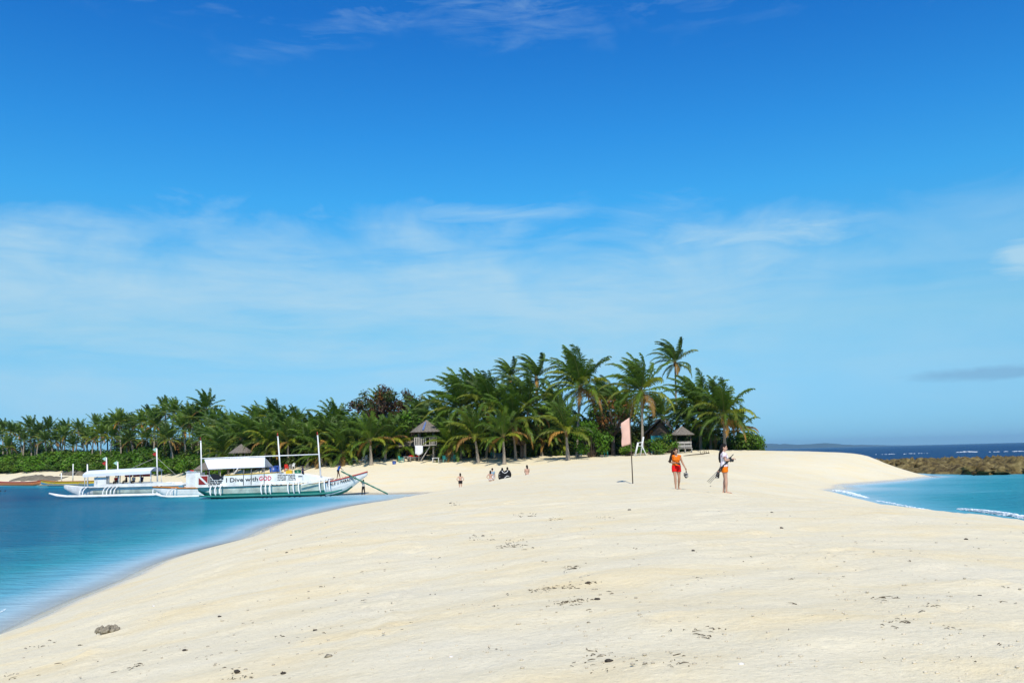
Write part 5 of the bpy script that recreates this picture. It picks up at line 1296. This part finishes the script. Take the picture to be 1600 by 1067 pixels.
# woman with a tripod, turned to the right
p2 = foot(1132, 28.2)
w2_ = person('woman in pink patterned blouse and orange shorts standing with a camera tripod', p2, -math.pi/2-.15, 1.53,
       dict(ER=(.20, .045, 1.06), WR=(.10, .25, 1.10), EL=(-.21, .0, 1.03), WL=(-.19, -.13, .80), KR=(.085, .03, .46), AR=(.085, .02, .075), KL=(-.085, .01, .46), AL=(-.085, -.055, .075), Hd=(.0, .03, 1.48)),
       SKIN3, [('blouse', C_FLO), ('shorts', C_OR2)], (HAIR, 'long'), True, None, .8, -.15, -.3)
Yt = p2.y-.14
def T(px, py, dy=0): return at(px, py, Yt+dy)
tp = thing('camera_tripod', T(1132, 727), 'black camera tripod carried slantwise with three thin grey legs', 'tripod')
def tpart(name, pts, r, m_, n=7):
    q = MB(); q.tube([Vector(v)-tp.location for v in pts], r, n); return q.obj(name, m_, tp, True)
tpart('centre_column', [T(1129, 730), T(1138, 720), T(1142, 714)], [.028, .03, .026], BLKP)
tpart('handle', [T(1140, 716), T(1146, 709.5)], [.014, .012], BLKP)
for k, (a, c) in enumerate((((1133, 724), (1105, 752)), ((1134, 725), (1107, 753.5)), ((1135, 726), (1109, 755)))):
    up_ = [T(a[0], a[1], -.03+.03*k), T(a[0]*.62+c[0]*.38, a[1]*.62+c[1]*.38, -.03+.03*k)]
    l_ = tpart('leg', up_, [.017, .015], BLKP)
    q = MB(); q.tube([up_[1]-tp.location, T(c[0], c[1], -.05+.05*k)-tp.location], [.008, .007], 6); q.obj('lower_leg', mat('grey_metal', (.13, .12, .11), .4, .5, metal=.6), l_, True)
q = MB(); q.box(T(1141, 718)-tp.location, (.12, .09, .10), 0, Matrix.Rotation(.7, 3, 'Y')); q.tube([T(1142, 718, 0)-tp.location, T(1146, 720, 0)-tp.location], .04, 10); q.obj('camera_body', BLKP, tp)
h3 = loc_of(w2_, (-.20, -.16, .72)); q = MB()
for k in range(2):
    q.tube([h3+Vector((0, .03*k, .02)), h3+Vector((-.03-.02*k, .02*k, -.1)), h3+Vector((-.04-.05*k, .02*k, -.22))], 1, 10, 0, True, [(.02, .03), (.045, .02), (.035, .018)])
q.ell(h3+Vector((-.075, .0, -.2)), (.02, .02, .02), 8, 1)
held('sandals', q, [BLKP, WPL], 'pair of dark sandals dangling behind the woman with the tripod', 'sandals')
# crew hauling on the pole
def onboat(lx, ly, lz):
    return Matrix.Translation(boat.location) @ Matrix.Rotation(boat.rotation_euler[2], 4, 'Z') @ Vector((lx, ly, lz))
mz = -math.pi/2
LEAN = dict(P=(0, -.05, .86), C=(0, .06, 1.13), Nk=(0, .13, 1.30), Hd=(0, .20, 1.43), SR=(.158, .12, 1.25), SL=(-.158, .12, 1.25), ER=(.16, .27, 1.08), WR=(.08, .42, .93), EL=(-.16, .25, 1.06), WL=(-.06, .36, .96),
            HR=(.082, -.05, .84), HL=(-.082, -.05, .84), KR=(.09, .10, .48), AR=(.09, .17, .08), KL=(-.09, -.09, .47), AL=(-.09, -.17, .08))
person('man in bright blue shirt and dark shorts standing on the dive boat\'s bow', onboat(5.75, -.28, 1.71), mz, 1.66, LEAN, SKIN2, [('top', C_BLU), ('shorts', C_BLK)], (HAIR, 'short'))
pm = foot(569, 96.6)
person('man in grey shirt and dark trousers on the sand under the green pole', pm, mz+2.4, 1.58, dict(ER=(.22, .12, 1.30), WR=(.16, .18, 1.5), EL=(-.22, .12, 1.28), WL=(-.16, .18, 1.48), KR=(.14, .02, .46), AR=(.20, -.02, .075), KL=(-.14, .02, .46), AL=(-.2, -.02, .075)), SKIN2, [('top', C_GRY), ('trousers', C_BLK)], (HAIR, 'short'))
a_, c_ = at(533, 736, 95.35), at(606, 762.5, 94.9); c_.z = max(G(c_.x, c_.y), .02)+.03
t = thing('bamboo_pole', c_, 'long green bamboo pole slanting from the boat\'s bow down to the sand', 'pole')
pts = [(a_-c_)*(1-k/16) for k in range(17)]
q = MB(); q.tube(pts, [.065+.02*(k % 2) for k in range(17)], 8); q.obj('cane', GREENBAM, t, True)
for k in range(1, 16, 2): q = MB(); q.tube([pts[k]*1.0, pts[k]*.996], .1, 8); q.obj('cane_joint', DARKW, t, True)
person('man in dark blue shirt standing behind the small print panel of the dive boat', onboat(1.85, .3, zdeck(1.85)), mz, 1.62, dict(WR=(.15, .3, 1.1), ER=(.2, .08, 1.05)), SKIN2, [('top', C_NAVY), ('trousers', C_BLK)], (HAIR, 'short'))
person('dark-haired person in black under the grey end of the dive boat\'s canopy', onboat(-8.0, -.3, zdeck(-8)), mz, 1.62, {}, SKIN2, [('top', C_BLK), ('trousers', C_BLK)], (HAIR, 'short'))
# passengers of the white boat, seated on a bench
SIT = dict(P=(0, 0, .50), C=(0, .03, .80), Nk=(0, .03, .98), Hd=(0, .05, 1.13), SR=(.158, .02, .93), SL=(-.158, .02, .93), ER=(.2, .06, .68), WR=(.12, .26, .60), EL=(-.2, .06, .68), WL=(-.12, .26, .60),
           HR=(.082, 0, .49), HL=(-.082, 0, .49), KR=(.1, .40, .48), AR=(.1, .40, .09), KL=(-.1, .40, .48), AL=(-.1, .40, .09))
q = MB(); q.box((-.4, .55, 1.66), (7.6, .4, .06)); q.box((-.4, .55, 1.47), (7.4, .3, .32)); q.obj('bench', WHITE, pb)
def onpb(lx, ly, lz): return Matrix.Translation(pb.location) @ Matrix.Rotation(pb.rotation_euler[2], 4, 'Z') @ Vector((lx, ly, lz))
for lx, cm, cn, lab in ((2.6, C_BLK, SKIN2, 'seated passenger in black near the front of the long awning'), (1.5, C_RED, SKIN, 'seated passenger in red under the long awning'), (.2, C_BLK, SKIN2, 'stooping passenger in black beside the one in white under the awning'), (-.7, C_WHT, SKIN, 'seated passenger in white under the long awning'), (-1.7, C_NAVY, SKIN2, 'seated passenger in navy at the back of the long awning')):
    person(lab, onpb(lx, .55, 1.31), math.pi*.98 if lx != .2 else 2.2, 1.6, SIT, cn, [('top', cm), ('trousers', C_BLK)], (HAIR, 'short'))
# swimmers
for px, py, lab in ((1, 767, 'swimmer whose dark wet head shows near the far canoe'), (8, 767.5, 'swimmer in blue cap close beside the other swimmer')):
    p = onsea_at(px, 147); p.z = -1.42
    person(lab, p, 0, 1.68, dict(WR=(.4, .2, 1.2), WL=(-.4, .2, 1.2), ER=(.35, .05, 1.22), EL=(-.35, .05, 1.22)), SKIN2, [('shorts', C_BLK)], (HAIR if px == 1 else C_NAVY, 'short'))
# bathers beyond the crest of the sand bar
HIP = dict(ER=(.33, -.10, 1.06), WR=(.19, .0, .90), EL=(-.33, -.10, 1.06), WL=(-.19, .0, .90))
BEACH = [(720, 86, 0.1, 1.62, HIP, SKIN3, [('shorts', C_BLK)], 'mid', 'bare-backed bather in black shorts with hands on hips', .50),
         (770, 85, .2, 1.68, {}, SKIN, [('top', C_PALE), ('shorts', C_WHT)], 'short', 'person in grey-blue shirt behind the bather with a white swim bottom', 1.02),
         (767, 81.5, -.2, 1.42, HIP, SKIN3, [('bottom', C_WHT)], 'mid', 'bare-backed bather in white swim bottom before the person in grey-blue', .88),
         (785.5, 80, 0, 1.58, {}, SKIN2, [('top', C_BLK), ('shorts', C_BLK)], 'mid', 'dark-haired person on the left inside the shared black wrap', 1.2),
         (793.5, 80, 0, 1.66, {}, SKIN2, [('top', C_BLK), ('shorts', C_BLK)], 'short', 'dark-haired person on the right inside the shared black wrap', 1.2),
         (824, 80, 0.3, 1.62, dict(ER=(.19, .05, 1.05), WR=(.1, .2, 1.0), EL=(-.19, .05, 1.05), WL=(-.1, .2, 1.0)), SKIN3, [('bottom', C_BLK)], 'mid', 'bather with long dark hair and black swim bottom walking away alone', 1.25)]
HEADS = [738.5, 726.5, 734.5, 725.5, 723.5, 725.5]
for (px, Y, rz, H, pose, sk, wear, st_, lab, zz), hy in zip(BEACH, HEADS):
    p = foot(px, Y); H = min(1.80, max(1.35, at(px, hy, Y).z-p.z))
    person(lab, p, rz, H*.985, pose, sk, wear, (HAIR if sk is not SKIN3 else HAIRB, st_))
# the wrap the two share
p = foot(789.5, 79.8); t = thing('beach_wrap', p, 'black beach wrap with white curved pattern held round two people', 'wrap'); q = MB(); nx, nz = 16, 12
htop = at(789.5, 730, 79.8).z-p.z
for i in range(nx+1):
    for j in range(nz+1):
        u = -1+2*i/nx; v = j/nz; x = u*.54*(.80+.26*math.sin(math.pi*min(1, v*1.15+.12))**.7)-.05*v; y = -.26+.34*u*u+.03*math.sin(u*14)
        top_ = htop-.20-.14*math.cos(min(1, abs(u)/.38)*math.pi/2)**2-.34*max(0, abs(u)-.55)**1.5*2.2
        q.v.append((x, y-.03*math.sin(v*5), top_*(1-v)+(.34+.10*u+.16*u*u)*v))
q.f = [(i*(nz+1)+j, (i+1)*(nz+1)+j, (i+1)*(nz+1)+j+1, i*(nz+1)+j+1) for i in range(nx) for j in range(nz)]; q.m = [0]*len(q.f)
wc = q.obj('cloth', C_NAVY if False else C_BLK, t, True); md = wc.modifiers.new('thick', 'SOLIDIFY'); md.thickness = .015
def arc(pts, w):
    q = MB(); q.tube(pts, w, 5); return q.obj('pattern_band', C_WHT, t, True)
ws = lambda u, z: (u*.56, -.29+.34*u*u-.015, z)
arc([ws(-.45, htop-.30), ws(-.3, htop-.42), ws(0, htop-.50), ws(.3, htop-.44), ws(.5, htop-.26)], .032)
arc([ws(-.15, .72), ws(.05, .92), ws(.35, 1.02), ws(.65, .98)], .03)
for k in range(4): arc([ws(-.86, .45+.25*k), ws(-.78, .46+.25*k)], .03)

# ------------------------------------------------------------------ air
def haze():
    mb = MB(); mb.box((0, 3000, 63), (26000, 34000, 180))
    o = mb.obj('haze', None); o.data.materials.clear()
    M = bpy.data.materials.new('sea_haze'); M.use_nodes = True; nt = M.node_tree; nt.nodes.clear()
    out = N(nt, 'ShaderNodeOutputMaterial'); v = N(nt, 'ShaderNodeVolumePrincipled'); v.inputs['Color'].default_value = (.50, .78, 1, 1); v.inputs['Density'].default_value = HAZE; v.inputs['Anisotropy'].default_value = .2
    nt.links.new(v.outputs[0], out.inputs['Volume']); o.data.materials.append(M); tag(o, kind='stuff')
HAZE = 6e-5
haze()
